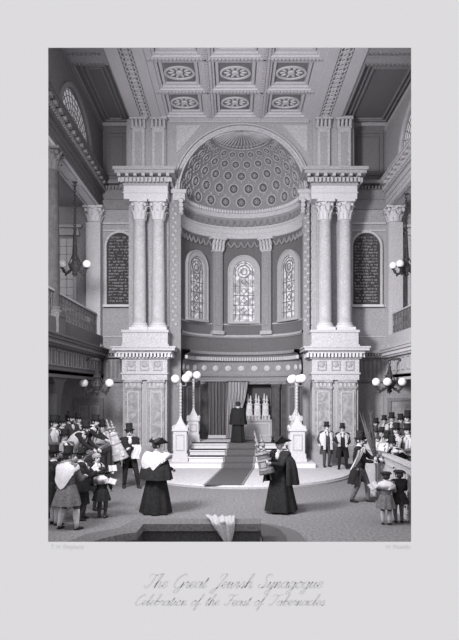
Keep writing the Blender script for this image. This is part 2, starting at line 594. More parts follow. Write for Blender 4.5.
def pier(name, x0, x1, side):
    """lower pier, its entablature, pedestal and the wall that carries the paired columns"""
    m = MB(); m.box(x0, x1, PY, DY, 0.0, ZG0)
    m.box(x0 - 0.06, x1 + 0.06, PY - 0.10, DY, 0.0, 0.55)
    m.box(x0 - 0.03, x1 + 0.03, PY - 0.05, DY, 0.55, 0.64)
    o = struct(m.build(name, 'stone_mid'))
    w = (x1 - x0)
    m = MB()
    for a, b in ((0.06, 0.42), (0.58, 0.94)):
        m.box(x0 + w * a, x0 + w * b, PY - 0.09, PY, 0.64, ZG0 - 0.02)
        m.box(x0 + w * a - 0.02, x0 + w * b + 0.02, PY - 0.13, PY, ZG0 - 0.34, ZG0 - 0.24)
        m.box(x0 + w * a - 0.04, x0 + w * b + 0.04, PY - 0.14, PY, ZG0 - 0.1, ZG0)
    m.build('pilaster', 'panel_marble', o)
    m = MB()
    for a, b in ((0.06, 0.42), (0.58, 0.94)):
        xa, xb = x0 + w * a, x0 + w * b
        for k in range(4):
            xx = xa + (xb - xa) * (k + 0.15) / 4
            m.box(xx, xx + 0.08, PY - 0.12, PY, ZG0 - 0.24, ZG0 - 0.12)
        panelled(m, xa + 0.08, xb - 0.08, 0.8, ZG0 - 0.45, PY - 0.09, 0.04, 0.03)
    panelled(m, x0 + w * 0.45, x0 + w * 0.55, 0.8, ZG0 - 0.4, PY, 0.03, 0.03)
    m.build('panel_frame', 'stone_light', o)
    # gallery-level entablature
    m = MB()
    m.box(x0 - 0.02, x1 + 0.02, PY - 0.12, DY, ZG0, ZG1 - 0.42)
    m.box(x0 - 0.06, x1 + 0.06, PY - 0.17, DY, ZG0 + 0.22, ZG0 + 0.28)
    m.box(x0 - 0.10, x1 + 0.10, PY - 0.22, DY, ZG1 - 0.42, ZG1 - 0.36)
    m.box(x0 - 0.20, x1 + 0.20, PY - 0.32, DY, ZG1 - 0.22, ZG1 - 0.12)
    m.box(x0 - 0.34, x1 + 0.34, PY - 0.46, DY, ZG1 - 0.12, ZG1 - 0.02)
    m.box(x0 - 0.38, x1 + 0.38, PY - 0.50, DY, ZG1 - 0.02, ZG1 + 0.04)
    e = m.build('entablature', 'stone_light', o)
    m = MB()
    n = int((w + 0.5) / 0.135)
    for k in range(n):
        x = x0 - 0.25 + k * 0.135
        m.box(x, x + 0.08, PY - 0.34, PY, ZG1 - 0.37, ZG1 - 0.22)
    for k in range(12):
        y = PY - 0.2 + k * 0.135
        for xa in ((x1, x1 + 0.22), (x0 - 0.22, x0)):
            m.box(xa[0], xa[1], y, y + 0.08, ZG1 - 0.37, ZG1 - 0.22)
    m.build('dentil', 'stone_pale', e)
    m = MB()
    for k in range(3):
        xc = x0 + w * (0.2 + 0.3 * k)
        panelled(m, xc - 0.17, xc + 0.17, ZG0 + 0.36, ZG1 - 0.5, PY - 0.12, 0.04, 0.04)
        m.lathe([(0.12, 0), (0.10, 0.03), (0.03, 0.05)], (0, 0, 0), 12)
        M = Matrix.Translation((xc, PY - 0.12, ZG0 + 0.59)) @ Matrix.Rotation(R(90), 4, 'X')
        m.xform(M, len(m.v) - 36)
    m.build('frieze_panel', 'stone_mid', e)
    # pedestal of the paired columns and the wall behind them
    m = MB()
    m.box(x0 - 0.02, x1 + 0.02, PY + 0.02, DY, ZG1 + 0.04, 5.18)
    m.box(x0 - 0.06, x1 + 0.06, PY - 0.03, DY, 5.18, 5.28)
    m.box(x0 - 0.06, x1 + 0.06, PY - 0.03, DY, ZG1 + 0.04, ZG1 + 0.14)
    m.build('pedestal', 'stone_light', o)
    m = MB(); m.box(x0 + 0.06, x1 - 0.04, PY + 0.95, DY, 5.28, ZE0)
    for a in (0.33, 0.80):
        xc = x0 + w * (a - 0.02)
        m.box(xc - 0.26, xc + 0.26, PY + 0.88, PY + 0.95, 5.28, ZE0)
    m.build('upper_wall', 'stone_mid', o)
    # impost block, cornice
    m = MB()
    m.box(x0 + 0.0, x1 - 0.0, PY + 0.17, DY, ZE0, 10.92)
    m.box(x0 - 0.03, x1 + 0.03, PY + 0.13, DY, ZE0 + 0.22, ZE0 + 0.27)
    imp = m.build('impost', 'stone_pale', o)
    m = MB()
    m.box(x0 - 0.04, x1 + 0.04, PY + 0.12, DY, 10.92, 11.0)
    m.box(x0 - 0.10, x1 + 0.10, PY + 0.06, DY, 11.0, 11.22)
    m.box(x0 - 0.30, x1 + 0.30, PY - 0.16, DY, 11.30, 11.42)
    m.box(x0 - 0.36, x1 + 0.36, PY - 0.22, DY, 11.42, 11.54)
    cor = m.build('cornice', 'stone_mid', o)
    m = MB()
    n = int((w + 0.4) / 0.15)
    for k in range(n):
        x = x0 - 0.18 + k * 0.15
        m.box(x, x + 0.085, PY - 0.06, PY + 0.2, 11.0, 11.16)
    for k in range(7):
        x = x0 - 0.2 + k * (w + 0.3) / 6.4
        m.box(x, x + 0.12, PY - 0.14, PY + 0.2, 11.2, 11.31)
    for k in range(9):
        y = PY - 0.02 + k * 0.15
        for xa in ((x1, x1 + 0.18), (x0 - 0.18, x0)):
            m.box(xa[0], xa[1], y, y + 0.085, 11.0, 11.16)
    m.build('dentil', 'stone_light', cor)
    # attic with two small pilasters
    m = MB(); m.box(x0 + 0.1, x1 - 0.1, AY - 0.12, DY, 11.54, ZC)
    m.box(x0 + 0.04, x1 - 0.04, AY - 0.2, DY, 11.54, 11.68)
    at = m.build('attic', 'stone_mid', o)
    for a in (0.30, 0.76):
        xc = x0 + w * a
        q = MB()
        q.box(xc - 0.25, xc + 0.25, AY - 0.24, AY - 0.1, 11.68, ZC - 0.42)
        q.box(xc - 0.29, xc + 0.29, AY - 0.28, AY - 0.1, ZC - 0.46, ZC - 0.40)
        q.box(xc - 0.34, xc + 0.34, AY - 0.32, AY - 0.1, ZC - 0.12, ZC)
        for k in range(4):
            xx = xc - 0.27 + k * 0.155
            q.tube([(xx + 0.035, AY - 0.24, ZC - 0.38), (xx + 0.035, AY - 0.30, ZC - 0.2), (xx + 0.035, AY - 0.35, ZC - 0.14)], [0.06, 0.06, 0.05], 6)
        pl = q.build('attic_pilaster', 'stone_light', at)
        q = MB(); q.box(xc - 0.14, xc + 0.14, AY - 0.25, AY - 0.238, 11.85, ZC - 0.6)
        q.build('sunk_panel', 'stone_mid', pl)
    return o

pier('wall_pier_left', *PIERS[0], -1)
pier('wall_pier_right', *PIERS[1], 1)
for x, lab in ((-3.69, 'tall veined marble column on the left-hand pier, nearer the dark inscribed tablet'),
               (-2.95, 'tall veined marble column on the left-hand pier, nearer the apse'),
               (3.63, 'tall veined marble column on the right-hand pier, nearer the apse'),
               (4.42, 'tall veined marble column on the right-hand pier, nearer the dark inscribed tablet')):
    column(x, PY + 0.5, 0.262, 5.28, 9.61, ZE0, lab, 'marble', 'stone_pale', 'paired marble columns before the apse')

# apse --------------------------------------------------------------------
def arcwall(m, prof, r=AR, a0=0.0, a1=PI, n=48):
    """profile of (inset towards the room, z) swept round the apse"""
    return m.lathe([(r - i, z) for i, z in prof], (CX, AY, 0), n, a0, a1)

m = MB(); arcwall(m, [(0, 0), (0, ZS)]); arcwall(m, [(-0.2, 0), (-0.2, ZS)])
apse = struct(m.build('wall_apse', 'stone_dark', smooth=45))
m = MB()
arcwall(m, [(0, ZS), (0.16, ZS), (0.16, ZS - 0.1), (0.1, ZS - 0.14), (0.1, ZS - 0.32), (0.04, ZS - 0.34), (0.0, ZS - 0.36)])
arcwall(m, [(0, 10.12), (0.1, 10.1), (0.1, 10.04), (0.05, 10.0), (0.05, 9.82), (0.03, 9.8), (0.03, 9.62), (0.0, 9.6)])
ring_o = m.build('apse_entablature', 'stone_light', apse)
m = MB()
for k in range(58):
    a = PI * (k + 0.5) / 58
    c, s = math.cos(a), math.sin(a)
    p = Vector((CX + (AR - 0.17) * c, AY + (AR - 0.17) * s, ZS - 0.06))
    m.ball(p, (0.055, 0.055, 0.085), 6, 5)
m.build('egg_moulding', 'stone_pale', ring_o, smooth=True)
m = MB(); arcwall(m, [(0.01, 10.45), (0.012, 10.12)])
m.build('apse_frieze', 'stone_grey', ring_o)
m = MB()
for k in range(26):   # garland swags below the architrave and in the frieze
    a = PI * (k + 0.5) / 26
    for (zz, rr) in ((9.36, 0.06), (10.28, 0.03)):
        pts = []
        for t in range(7):
            aa = a + PI / 26 * (t / 6 - 0.5)
            pts.append((CX + (AR - 0.04) * math.cos(aa), AY + (AR - 0.04) * math.sin(aa), zz + 0.1 - 0.24 * math.sin(PI * t / 6)))
        m.tube(pts, rr * 0.8, 5)
m.build('garland', 'stone_grey', ring_o, smooth=True)
m = MB()
arcwall(m, [(0, 5.36), (0.10, 5.36), (0.12, 5.28), (0.06, 5.22), (0.0, 5.2)])
arcwall(m, [(0, 5.86), (0.05, 5.86), (0.05, 5.8), (0, 5.78)])
m.build('dado_moulding', 'stone_mid', apse)
m = MB()
arcwall(m, [(0, ZG1 + 0.02), (0.42, ZG1 + 0.02), (0.42, ZG1 - 0.1), (0.3, ZG1 - 0.14), (0.24, ZG1 - 0.2), (0.24, ZG1 - 0.36), (0.14, ZG1 - 0.42), (0.10, ZG1 - 0.8), (0.16, ZG0 + 0.28), (0.16, ZG0 + 0.2), (0.1, ZG0 + 0.16), (0.1, ZG0), (0, ZG0)])
low = m.build('lower_entablature', 'stone_grey', apse)
m = MB()
for k in range(62):
    a = PI * (k + 0.5) / 62
    p = Vector((CX + (AR - 0.27) * math.cos(a), AY + (AR - 0.27) * math.sin(a), 0))
    M = Matrix.Translation(p) @ Matrix.Rotation(a, 4, 'Z')
    s = len(m.v)
    m.box(-0.05, 0.05, -0.035, 0.035, ZG1 - 0.36, ZG1 - 0.22)
    m.xform(M, s)
for k in range(13):
    a = PI * (k + 0.5) / 13
    p = Vector((CX + (AR - 0.12) * math.cos(a), AY + (AR - 0.12) * math.sin(a), ZG0 + 0.55))
    s = len(m.v)
    m.ball((0, 0, 0), (0.05, 0.15, 0.13), 12, 7)
    m.xform(Matrix.Translation(p) @ Matrix.Rotation(a, 4, 'Z'), s)
m.build('dentil', 'stone_light', low)
m = MB()
for k in range(9):
    a = PI * (k + 0.5) / 9
    s = len(m.v)
    panelled(m, -0.28, 0.28, 0.95, 3.1, 0, 0.05, 0.04)
    m.xform(Matrix.Translation((CX + AR * math.cos(a), AY + AR * math.sin(a), 0)) @ Matrix.Rotation(a - PI / 2, 4, 'Z'), s)
m.build('lower_panel', 'stone_grey', apse)

# half dome with staggered rosettes
m = MB()
NT, NA = 20, 48
rows = []
for i in range(NT + 1):
    th = PI / 2 * i / NT * 0.995
    rows.append([(CX + AR * math.cos(th) * math.cos(PI * k / NA), AY + AR * math.cos(th) * math.sin(PI * k / NA), ZS + AR * math.sin(th)) for k in range(NA + 1)])
m.rings(rows, closed=False, cap=False)
dome = struct(m.build('ceiling_dome', 'dome', smooth=True))
def rosette_mb(r):
    q = MB()
    q.cur = 0
    q.lathe([(r * 1.0, 0.0), (r * 0.98, 0.045), (r * 0.80, 0.05), (r * 0.72, 0.012)], (0, 0, 0), 16)
    q.cur = 1
    q.lathe([(r * 0.74, 0.0), (r * 0.74, 0.016), (r * 0.3, 0.018)], (0, 0, 0), 16)
    q.cur = 0
    for k in range(8):
        a = 2 * PI * k / 8
        q.ball((r * 0.36 * math.cos(a), r * 0.36 * math.sin(a), 0.025), (r * 0.17, r * 0.09, 0.02), 6, 4, Matrix.Rotation(a, 3, 'Z'))
    q.ball((0, 0, 0.03), r * 0.2, 8, 5)
    return q
proto = None
cnt = 0
for i, th in enumerate((9, 22, 34.5, 46, 56.5)):
    n = 11
    for k in range(n + (i % 2)):
        a = PI * (k + (0.5 if i % 2 == 0 else 0.0)) / n
        if a < 0.05 or a > PI - 0.05: continue
        e = R(th)
        d = Vector((math.cos(e) * math.cos(a), math.cos(e) * math.sin(a), math.sin(e)))
        p = Vector((CX, AY, ZS)) + d * (AR - 0.01)
        rr = 0.25 * math.cos(e) ** 0.8
        if proto is None:
            proto = rosette_mb(0.215).build('rosette', ['rosette', 'rosette_dark'], dome, smooth=40)
            o = proto
        else:
            o = proto.copy(); COL.objects.link(o)
        o.matrix_local = Matrix.Translation(p) @ (-d).to_track_quat('Z', 'Y').to_matrix().to_4x4() @ Matrix.Scale(rr / 0.215, 4)
        cnt += 1
m = MB()
for i, th in enumerate((15.5, 28.5, 40.5, 51.5)):
    for k in range(1, 22):
        a = PI * k / 22
        e = R(th)
        d = Vector((math.cos(e) * math.cos(a), math.cos(e) * math.sin(a), math.sin(e)))
        m.ball(Vector((CX, AY, ZS)) + d * (AR - 0.01), 0.055 * math.cos(e), 6, 4)
m.build('small_boss', 'rosette', dome)
m = MB()   # sunburst at the crown
for k in range(21):
    a = PI * k / 20
    pts = []
    for e in (64, 72, 80, 88):
        ee = R(e)
        pts.append((CX + (AR - 0.02) * math.cos(ee) * math.cos(a), AY + (AR - 0.02) * math.cos(ee) * math.sin(a), ZS + (AR - 0.02) * math.sin(ee)))
    m.tube(pts, [0.05, 0.035, 0.025, 0.015], 5)
for e in (63, 66):
    ee = R(e)
    m.tube([(CX + (AR - 0.02) * math.cos(ee) * math.cos(PI * k / 40), AY + (AR - 0.02) * math.cos(ee) * math.sin(PI * k / 40), ZS + (AR - 0.02) * math.sin(ee)) for k in range(41)], 0.03, 5)
m.build('sunburst', 'stone_light', dome, smooth=True)

# arched windows of the apse
def arch_pts(w, z0, z1, n=14):
    """outline of an arched opening, width w, from z0 to the crown z1"""
    r = w / 2
    zs = z1 - r
    return [(-r, z0), (r, z0)] + [(r * math.cos(PI * i / n), zs + r * math.sin(PI * i / n)) for i in range(n + 1)]

def arch_band(m, w, z0, z1, t, y0, y1, n=14):
    a = arch_pts(w, z0, z1, n)[1:] + [(-w / 2, z0)]
    b = arch_pts(w + 2 * t, z0, z1 + t, n)[1:] + [(-w / 2 - t, z0)]
    for i in range(len(a) - 1):
        m.prism([a[i], b[i], b[i + 1], a[i + 1]], 'y', y0, y1)

def arched_window(name, M, w, z0, z1, frame='stone_mid', stained=True):
    m = MB(); m.prism(arch_pts(w, z0, z1), 'y', 0.0, 0.02); m.xform(M)
    o = struct(m.build(name, 'glass_bright' if stained else 'glass_plain'))
    m = MB()
    t = 0.2 if stained else 0.14
    arch_band(m, w, z0, z1, t, -0.08, 0.03)
    arch_band(m, w + 2 * t, z0, z1 + t, 0.05, -0.12, 0.03)
    m.box(-w / 2 - t - 0.05, w / 2 + t + 0.05, -0.14, 0.03, z0 - 0.1, z0)
    m.xform(M)
    m.build('window_frame', frame, o)
    m = MB()
    if stained:
        arch_band(m, w - 0.18, z0 + 0.09, z1 - 0.09, 0.025, -0.03, 0.0)
        r = w * 0.30
        zc = z1 - w / 2
        for rr in (r, r * 0.5):
            for i in range(20):
                a0, a1 = 2 * PI * i / 20, 2 * PI * (i + 1) / 20
                m.prism([(q * math.cos(a), zc + q * math.sin(a)) for q, a in ((rr - 0.02, a0), (rr + 0.01, a0), (rr + 0.01, a1), (rr - 0.02, a1))], 'y', -0.03, 0.0)
        for s in (-1, 1):
            m.box(s * w * 0.2 - 0.012, s * w * 0.2 + 0.012, -0.03, 0, z0, zc - r * 0.7)
        k = z0 + 0.3
        while k < zc - r:
            m.box(-w / 2, w / 2, -0.03, 0, k - 0.012, k + 0.012)
            for s in (-1, 1):
                m.prism([(s * 0.14 - s * 0.14, k + 0.05), (s * 0.14, k + 0.19), (0, k + 0.33), (0, k + 0.30), (s * 0.11, k + 0.19), (0, k + 0.08)], 'y', -0.025, 0)
            k += 0.42
    else:
        nb = 5
        for i in range(1, nb):
            x = -w / 2 + w * i / nb
            zt = z1 - w / 2 + math.sqrt(max(0, (w / 2) ** 2 - x * x))
            m.box(x - 0.015, x + 0.015, -0.04, 0, z0, zt)
        z = z0 + 0.34
        while z < z1 - 0.05:
            hw = w / 2 if z < z1 - w / 2 else math.sqrt(max(0, (w / 2) ** 2 - (z - z1 + w / 2) ** 2))
            m.box(-hw, hw, -0.04, 0, z - 0.015, z + 0.015)
            z += 0.34
    m.xform(M)
    m.build('glazing_bars', 'lead', o)
    return o

for i, ph in enumerate((54, 0, -58)):
    a = R(90 + ph)
    rr = AR - 0.13
    M = Matrix.Translation((CX + rr * math.cos(a) + (0.12 if ph == 0 else 0), AY + rr * math.sin(a), 0)) @ Matrix.Rotation(a - PI / 2, 4, 'Z')
    w = 0.92
    o = arched_window('window_%d' % (i + 1), M, w, 5.95, 8.6)
# pilasters between the windows
for ph, lab in ((26, 'slender apse pilaster between the middle stained window and the one at the left-hand side'),
                (-28, 'slender apse pilaster between the middle stained window and the one at the right-hand side')):
    a = R(90 + ph)
    o = empty('pilaster', (CX + (AR - 0.1) * math.cos(a), AY + (AR - 0.1) * math.sin(a), 5.36), a - PI / 2)
    tag(o, lab, 'pilaster', 'apse pilasters', 'thing')
    m = MB(); m.box(-0.22, 0.22, -0.1, 0.1, 0.16, 3.6)
    m.box(-0.13, 0.13, -0.13, -0.1, 0.4, 3.4)
    m.build('shaft', 'stone_grey', o)
    m = MB(); m.box(-0.28, 0.28, -0.16, 0.1, 0, 0.16)
    m.build('base', 'stone_mid', o)
    m = MB(); m.box(-0.24, 0.24, -0.13, 0.1, 3.6, 3.66); m.box(-0.36, 0.36, -0.24, 0.1, 4.1, 4.22)
    for k in range(4):
        for z, dd in ((3.66, 0.0), (3.86, 0.07)):
            x = -0.225 + k * 0.15 + dd * 0
            m.tube([(x, -0.11, z), (x, -0.15 - dd, z + 0.16), (x, -0.22 - dd, z + 0.22)], [0.07, 0.065, 0.05], 6)
    m.build('capital', 'stone_light', o, smooth=40)

# galleries -----------------------------------------------------------------
def gallery(side):
    """colonnade entablature, clerestory wall, gallery floor and front, aisle walls; side -1 left, +1 right"""
    xi = XL if side < 0 else XR
    nm = 'left' if side < 0 else 'right'
    lo = side < 0  # most left-side materials are darker: the gallery's shade put into their colour
    def bx(m, a, b, y0, y1, z0, z1):
        """a, b measured from the inner face into the room (negative) or away from it"""
        x0, x1 = xi + side * a, xi + side * b
        m.box(min(x0, x1), max(x0, x1), y0, y1, z0, z1)
    y0 = 14.6
    # clerestory wall with an arched opening
    ywc, wr, zsp, zt = 20.95, 2.0, 11.62, 13.05
    m = MB()
    arcp = [(ywc + wr * math.cos(PI * i / 24), zsp + (zt - zsp) * math.sin(PI * i / 24)) for i in range(25)]
    a, b = (xi, xi + side * 0.35)
    lo_, hi_ = min(a, b), max(a, b)
    for i in range(24):
        p, q = arcp[i], arcp[i + 1]
        m.prism([p, (p[0], ZC + 0.2), (q[0], ZC + 0.2), q], 'x', lo_, hi_)
    m.box(lo_, hi_, y0, ywc - wr, ZE1 - 0.1, ZC + 0.2); m.box(lo_, hi_, ywc + wr, DY, ZE1 - 0.1, ZC + 0.2)
    wall = struct(m.build('wall_%s' % nm, 'wall_shaded' if lo else 'wall_grey'))
    m = MB()
    for i in range(24):
        p, q = arcp[i], arcp[i + 1]
        c = (ywc, zsp)
        p2 = (c[0] + (p[0] - c[0]) * 1.1, c[1] + (p[1] - c[1]) * 1.1); q2 = (c[0] + (q[0] - c[0]) * 1.1, c[1] + (q[1] - c[1]) * 1.1)
        m.prism([p, p2, q2, q], 'x', min(xi, xi - side * 0.06), max(xi, xi - side * 0.06))
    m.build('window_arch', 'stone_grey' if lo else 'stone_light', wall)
    m = MB()
    bx(m, -0.04, 0, y0, DY, ZC - 0.14, ZC)
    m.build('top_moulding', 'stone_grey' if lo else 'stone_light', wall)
    m = MB(); m.prism([(ywc - wr, ZE1)] + [(ywc + wr, ZE1)] + arcp, 'x', xi + side * 0.08, xi + side * 0.10)
    w = struct(m.build('window_%d' % (4 if lo else 5), 'glass_plain'))
    m = MB()
    for i in range(1, 14):
        aa = PI * i / 14
        m.tube([(xi + side * 0.06, ywc + 0.25 * math.cos(aa), zsp + 0.2 * math.sin(aa)), (xi + side * 0.06, ywc + wr * math.cos(aa), zsp + (zt - zsp) * math.sin(aa))], 0.013, 5)
    for t in (0.28, 0.42, 0.56, 0.70, 0.84, 0.96):
        m.tube([(xi + side * 0.06, ywc + wr * t * math.cos(PI * i / 20), zsp + (zt - zsp) * t * math.sin(PI * i / 20)) for i in range(21)], 0.012, 5)
    m.build('glazing_bars', 'lead', w)
    # main entablature over the colonnade
    m = MB()
    bx(m, 0.0, 0.62, y0, DY, ZE0, ZE1 - 0.1)
    bx(m, -0.03, 0, y0, DY, ZE0 + 0.16, ZE0 + 0.22); bx(m, -0.05, 0, y0, DY, ZE0 + 0.38, ZE0 + 0.44)
    bx(m, -0.10, 0, y0, DY, ZE1 - 0.50, ZE1 - 0.44)
    bx(m, -0.26, 0.3, y0, DY, ZE1 - 0.16, ZE1 - 0.06); bx(m, -0.30, 0.3, y0, DY, ZE1 - 0.06, ZE1)
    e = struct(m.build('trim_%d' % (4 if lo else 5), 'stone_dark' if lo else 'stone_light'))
    m = MB()
    y = y0
    while y < DY - 0.2:
        bx(m, -0.16, 0, y, y + 0.09, ZE1 - 0.42, ZE1 - 0.30)
        y += 0.17
    y = y0
    while y < DY - 0.3:
        bx(m, -0.24, 0, y, y + 0.2, ZE1 - 0.27, ZE1 - 0.16)
        y += 0.52
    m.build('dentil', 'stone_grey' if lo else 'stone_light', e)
    m = MB()     # panels under the soffit
    for k in range(3):
        ya = 15.9 + k * 3.1
        xa, xb = xi + side * 0.12, xi + side * 0.5
        xa, xb = min(xa, xb), max(xa, xb)
        m.box(xa, xb, ya, ya + 0.05, ZE0 - 0.03, ZE0); m.box(xa, xb, ya + 2.5, ya + 2.55, ZE0 - 0.03, ZE0)
        m.box(xa, xa + 0.04, ya + 0.05, ya + 2.5, ZE0 - 0.03, ZE0); m.box(xb - 0.04, xb, ya + 0.05, ya + 2.5, ZE0 - 0.03, ZE0)
    m.build('soffit_panel', 'stone_mid', e)
    m = MB(); bx(m, 0.02, 0.6, y0, DY - 0.35, ZE0 - 0.012, ZE0 - 0.002)
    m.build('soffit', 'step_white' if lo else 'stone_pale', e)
    # gallery aisle: outer wall, ceiling
    m = MB(); bx(m, 2.9, 3.2, y0, DY, 0, ZE0 + 0.3)
    ow = struct(m.build('wall_aisle_%s' % nm, 'wall_grey'))
    m = MB(); bx(m, 0.3, 2.9, y0, DY, ZE0 + 0.12, ZE0 + 0.3)
    struct(m.build('ceiling_aisle_%s' % nm, 'stone_mid'))
    # gallery floor and its front
    m = MB(); bx(m, 0.0, 2.9, y0, DY, ZG0 + 0.2, ZG1)
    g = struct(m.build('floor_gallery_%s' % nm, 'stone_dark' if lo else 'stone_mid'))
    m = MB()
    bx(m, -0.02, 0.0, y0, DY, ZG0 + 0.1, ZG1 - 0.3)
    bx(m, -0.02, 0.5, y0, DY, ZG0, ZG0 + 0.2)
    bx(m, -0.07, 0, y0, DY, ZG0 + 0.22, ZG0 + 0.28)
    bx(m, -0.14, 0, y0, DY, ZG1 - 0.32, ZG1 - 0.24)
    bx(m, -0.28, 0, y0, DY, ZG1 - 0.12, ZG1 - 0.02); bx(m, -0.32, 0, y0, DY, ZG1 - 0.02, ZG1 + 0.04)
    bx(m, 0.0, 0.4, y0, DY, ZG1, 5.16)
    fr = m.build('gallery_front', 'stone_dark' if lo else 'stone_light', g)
    m = MB()
    y = y0
    while y < DY - 0.2:
        bx(m, -0.22, 0, y, y + 0.08, ZG1 - 0.24, ZG1 - 0.13)
        y += 0.15
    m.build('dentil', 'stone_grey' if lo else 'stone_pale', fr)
    m = MB()
    y = y0 + 0.2
    while y < DY - 0.5:
        for (c, d) in ((ZG0 + 0.36, ZG0 + 0.40), (ZG1 - 0.42, ZG1 - 0.38)):
            bx(m, -0.05, 0, y, y + 0.42, c, d)
        bx(m, -0.05, 0, y, y + 0.04, ZG0 + 0.4, ZG1 - 0.42); bx(m, -0.05, 0, y + 0.38, y + 0.42, ZG0 + 0.4, ZG1 - 0.42)
        y += 0.62
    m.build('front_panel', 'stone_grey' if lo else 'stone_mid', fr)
    # iron balustrade
    b = empty('balustrade', (xi + side * 0.15, 0, 5.16))
    tag(b, 'ornamental iron balustrade of the %s above the crowd on that side' % ('shadowed dark gallery' if lo else 'sunlit pale gallery'), 'balustrade')
    m = MB(); m.box(-0.05, 0.05, y0 + 3.0, 24.55, 0.82, 0.88)
    m.build('rail', 'stone_light', b)
    m = MB(); m.box(-0.04, 0.04, y0 + 3.0, 24.55, 0.0, 0.06)
    m.build('bottom_rail', 'stone_mid', b)
    y = y0 + 3.1
    pr = None
    while y < 24.5:
        if pr is None:
            q = MB()
            q.lathe([(0.02, 0.06), (0.035, 0.12), (0.018, 0.2), (0.018, 0.66), (0.03, 0.74), (0.018, 0.82)], (0, 0, 0), 8)
            for s in (-1, 1):
                for zz, rr in ((0.24, 0.15), (0.60, 0.15)):
                    q.tube([(0, s * (0.02 + rr * (1 - math.cos(t * PI / 5)) / 2 * 0.9), zz + (rr * 0.9) * math.sin(t * PI / 5) * (1 if zz < 0.5 else -1) + (0.0 if zz < 0.5 else 0.12)) for t in range(7)], 0.014, 5)
                q.tube([(0, s * 0.19, 0.05), (0, s * 0.17, 0.4), (0, s * 0.19, 0.83)], 0.011, 5)
            pr = q.build('baluster', 'stone_dark', b, smooth=40, loc=(0, y, 0))
        else:
            c = pr.copy(); COL.objects.link(c); c.location = (0, y, 0)
        y += 0.42
    # rear pilaster of the colonnade
    xc = xi + side * 0.30
    p = empty('pilaster', (xc, 24.95, ZG1))
    tag(p, 'square gallery pilaster at the far end of the %s balustrade' % ('shadowed' if lo else 'sunlit'), 'pilaster', None, 'thing')
    q = MB(); q.box(-0.29, 0.29, -0.22, 0.24, 0.24, 9.76 - ZG1); q.build('shaft', 'stone_light', p)
    q = MB(); q.box(-0.34, 0.34, -0.27, 0.24, 0, 0.2); q.box(-0.31, 0.31, -0.24, 0.24, 0.2, 0.26); q.build('base', 'stone_light', p)
    q = MB()
    z = 9.76 - ZG1
    capital(q, (0, 0), 0.27, z, 0.64)
    q.build('capital', 'stone_pale', p, smooth=40)
    # lower post and bracket under the nearest column
    q = MB()
    xa, xb = xi + side * 0.02, xi + side * 0.5
    q.box(min(xa, xb), max(xa, xb), 18.65, 19.15, 0, ZG0)
    q.prism([(18.65, ZG0), (18.65, ZG0 - 0.5), (18.5, ZG0 - 0.2), (18.2, ZG0)], 'x', min(xa, xb), max(xa, xb))
    q.prism([(19.15, ZG0 - 0.7), (19.15, ZG0), (20.0, ZG0), (19.5, ZG0 - 0.15)], 'x', min(xa, xb), max(xa, xb))
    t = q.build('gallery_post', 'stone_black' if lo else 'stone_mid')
    tag(t, 'square bracketed post carrying the %s gallery' % ('dark shadowed' if lo else 'pale sunlit'), 'post', None, 'thing')
    # big pedestal block on the gallery front
    q = MB(); xa, xb = xi - side * 0.08, xi + side * 0.66
    q.box(min(xa, xb), max(xa, xb), 18.52, 19.28, ZG1 + 0.04, 5.2)
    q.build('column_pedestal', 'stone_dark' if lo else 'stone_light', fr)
    return g

gallery(-1)
gallery(1)
column(XL - 0.28, 18.9, 0.27, 5.2, 9.7, ZE0, 'big shadowed gallery column beside the upper chandelier, cut by the picture edge', 'marble_dim', 'stone_dark')  # darker shaft and capital: shade put into the colour
# windows and wall order at the far end of the gallery aisles
for i, (xc, s) in enumerate(((-7.0, -1), (7.75, 1))):
    M = Matrix.Translation((xc, DY - 0.03, 0))
    m = MB(); m.box(-0.42, 0.42, 0, 0.02, 6.5, 9.2); m.xform(M)
    o = struct(m.build('window_%d' % (6 + i), 'glass_dim'))
    m = MB()
    for x in (-0.42, -0.14, 0.14, 0.42): m.box(x - 0.015, x + 0.015, -0.03, 0, 6.5, 9.2)
    for k in range(9): m.box(-0.42, 0.42, -0.03, 0, 6.5 + k * 0.3375, 6.52 + k * 0.3375)
    m.xform(M); m.build('glazing_bars', 'stone_mid', o)
    m = MB()
    m.box(-0.56, -0.44, -0.08, 0.02, 6.3, 9.3); m.box(0.44, 0.56, -0.08, 0.02, 6.3, 9.3)
    m.box(-0.7, 0.7, -0.2, 0.02, 9.3, 9.42); m.box(-0.64, 0.64, -0.1, 0.02, 9.42, 9.6); m.box(-0.8, 0.8, -0.26, 0.02, 9.6, 9.72)
    m.box(-0.6, 0.6, -0.14, 0.02, 6.2, 6.3)
    m.xform(M); m.build('window_frame', 'stone_light', o)
# door under each gallery
for i, xc in enumerate((-5.95, 7.0)):
    m = MB(); m.box(xc - 0.5, xc + 0.5, DY - 0.04, DY, 0, 2.5)
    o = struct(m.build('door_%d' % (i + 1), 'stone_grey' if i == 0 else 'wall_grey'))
    m = MB()
    m.box(xc - 0.62, xc - 0.5, DY - 0.1, DY, 0, 2.5); m.box(xc + 0.5, xc + 0.62, DY - 0.1, DY, 0, 2.5); m.box(xc - 0.62, xc + 0.62, DY - 0.1, DY, 2.5, 2.62)
    m.build('door_frame', 'stone_grey', o)
    m = MB()
    for z0, z1 in ((0.25, 1.1), (1.3, 2.3)):
        for x0, x1 in ((xc - 0.4, xc - 0.06), (xc + 0.06, xc + 0.4)):
            panelled(m, x0, x1, z0, z1, DY - 0.04, 0.04, 0.02)
    m.build('door_panel', 'stone_mid' if i == 0 else 'stone_mid', o)

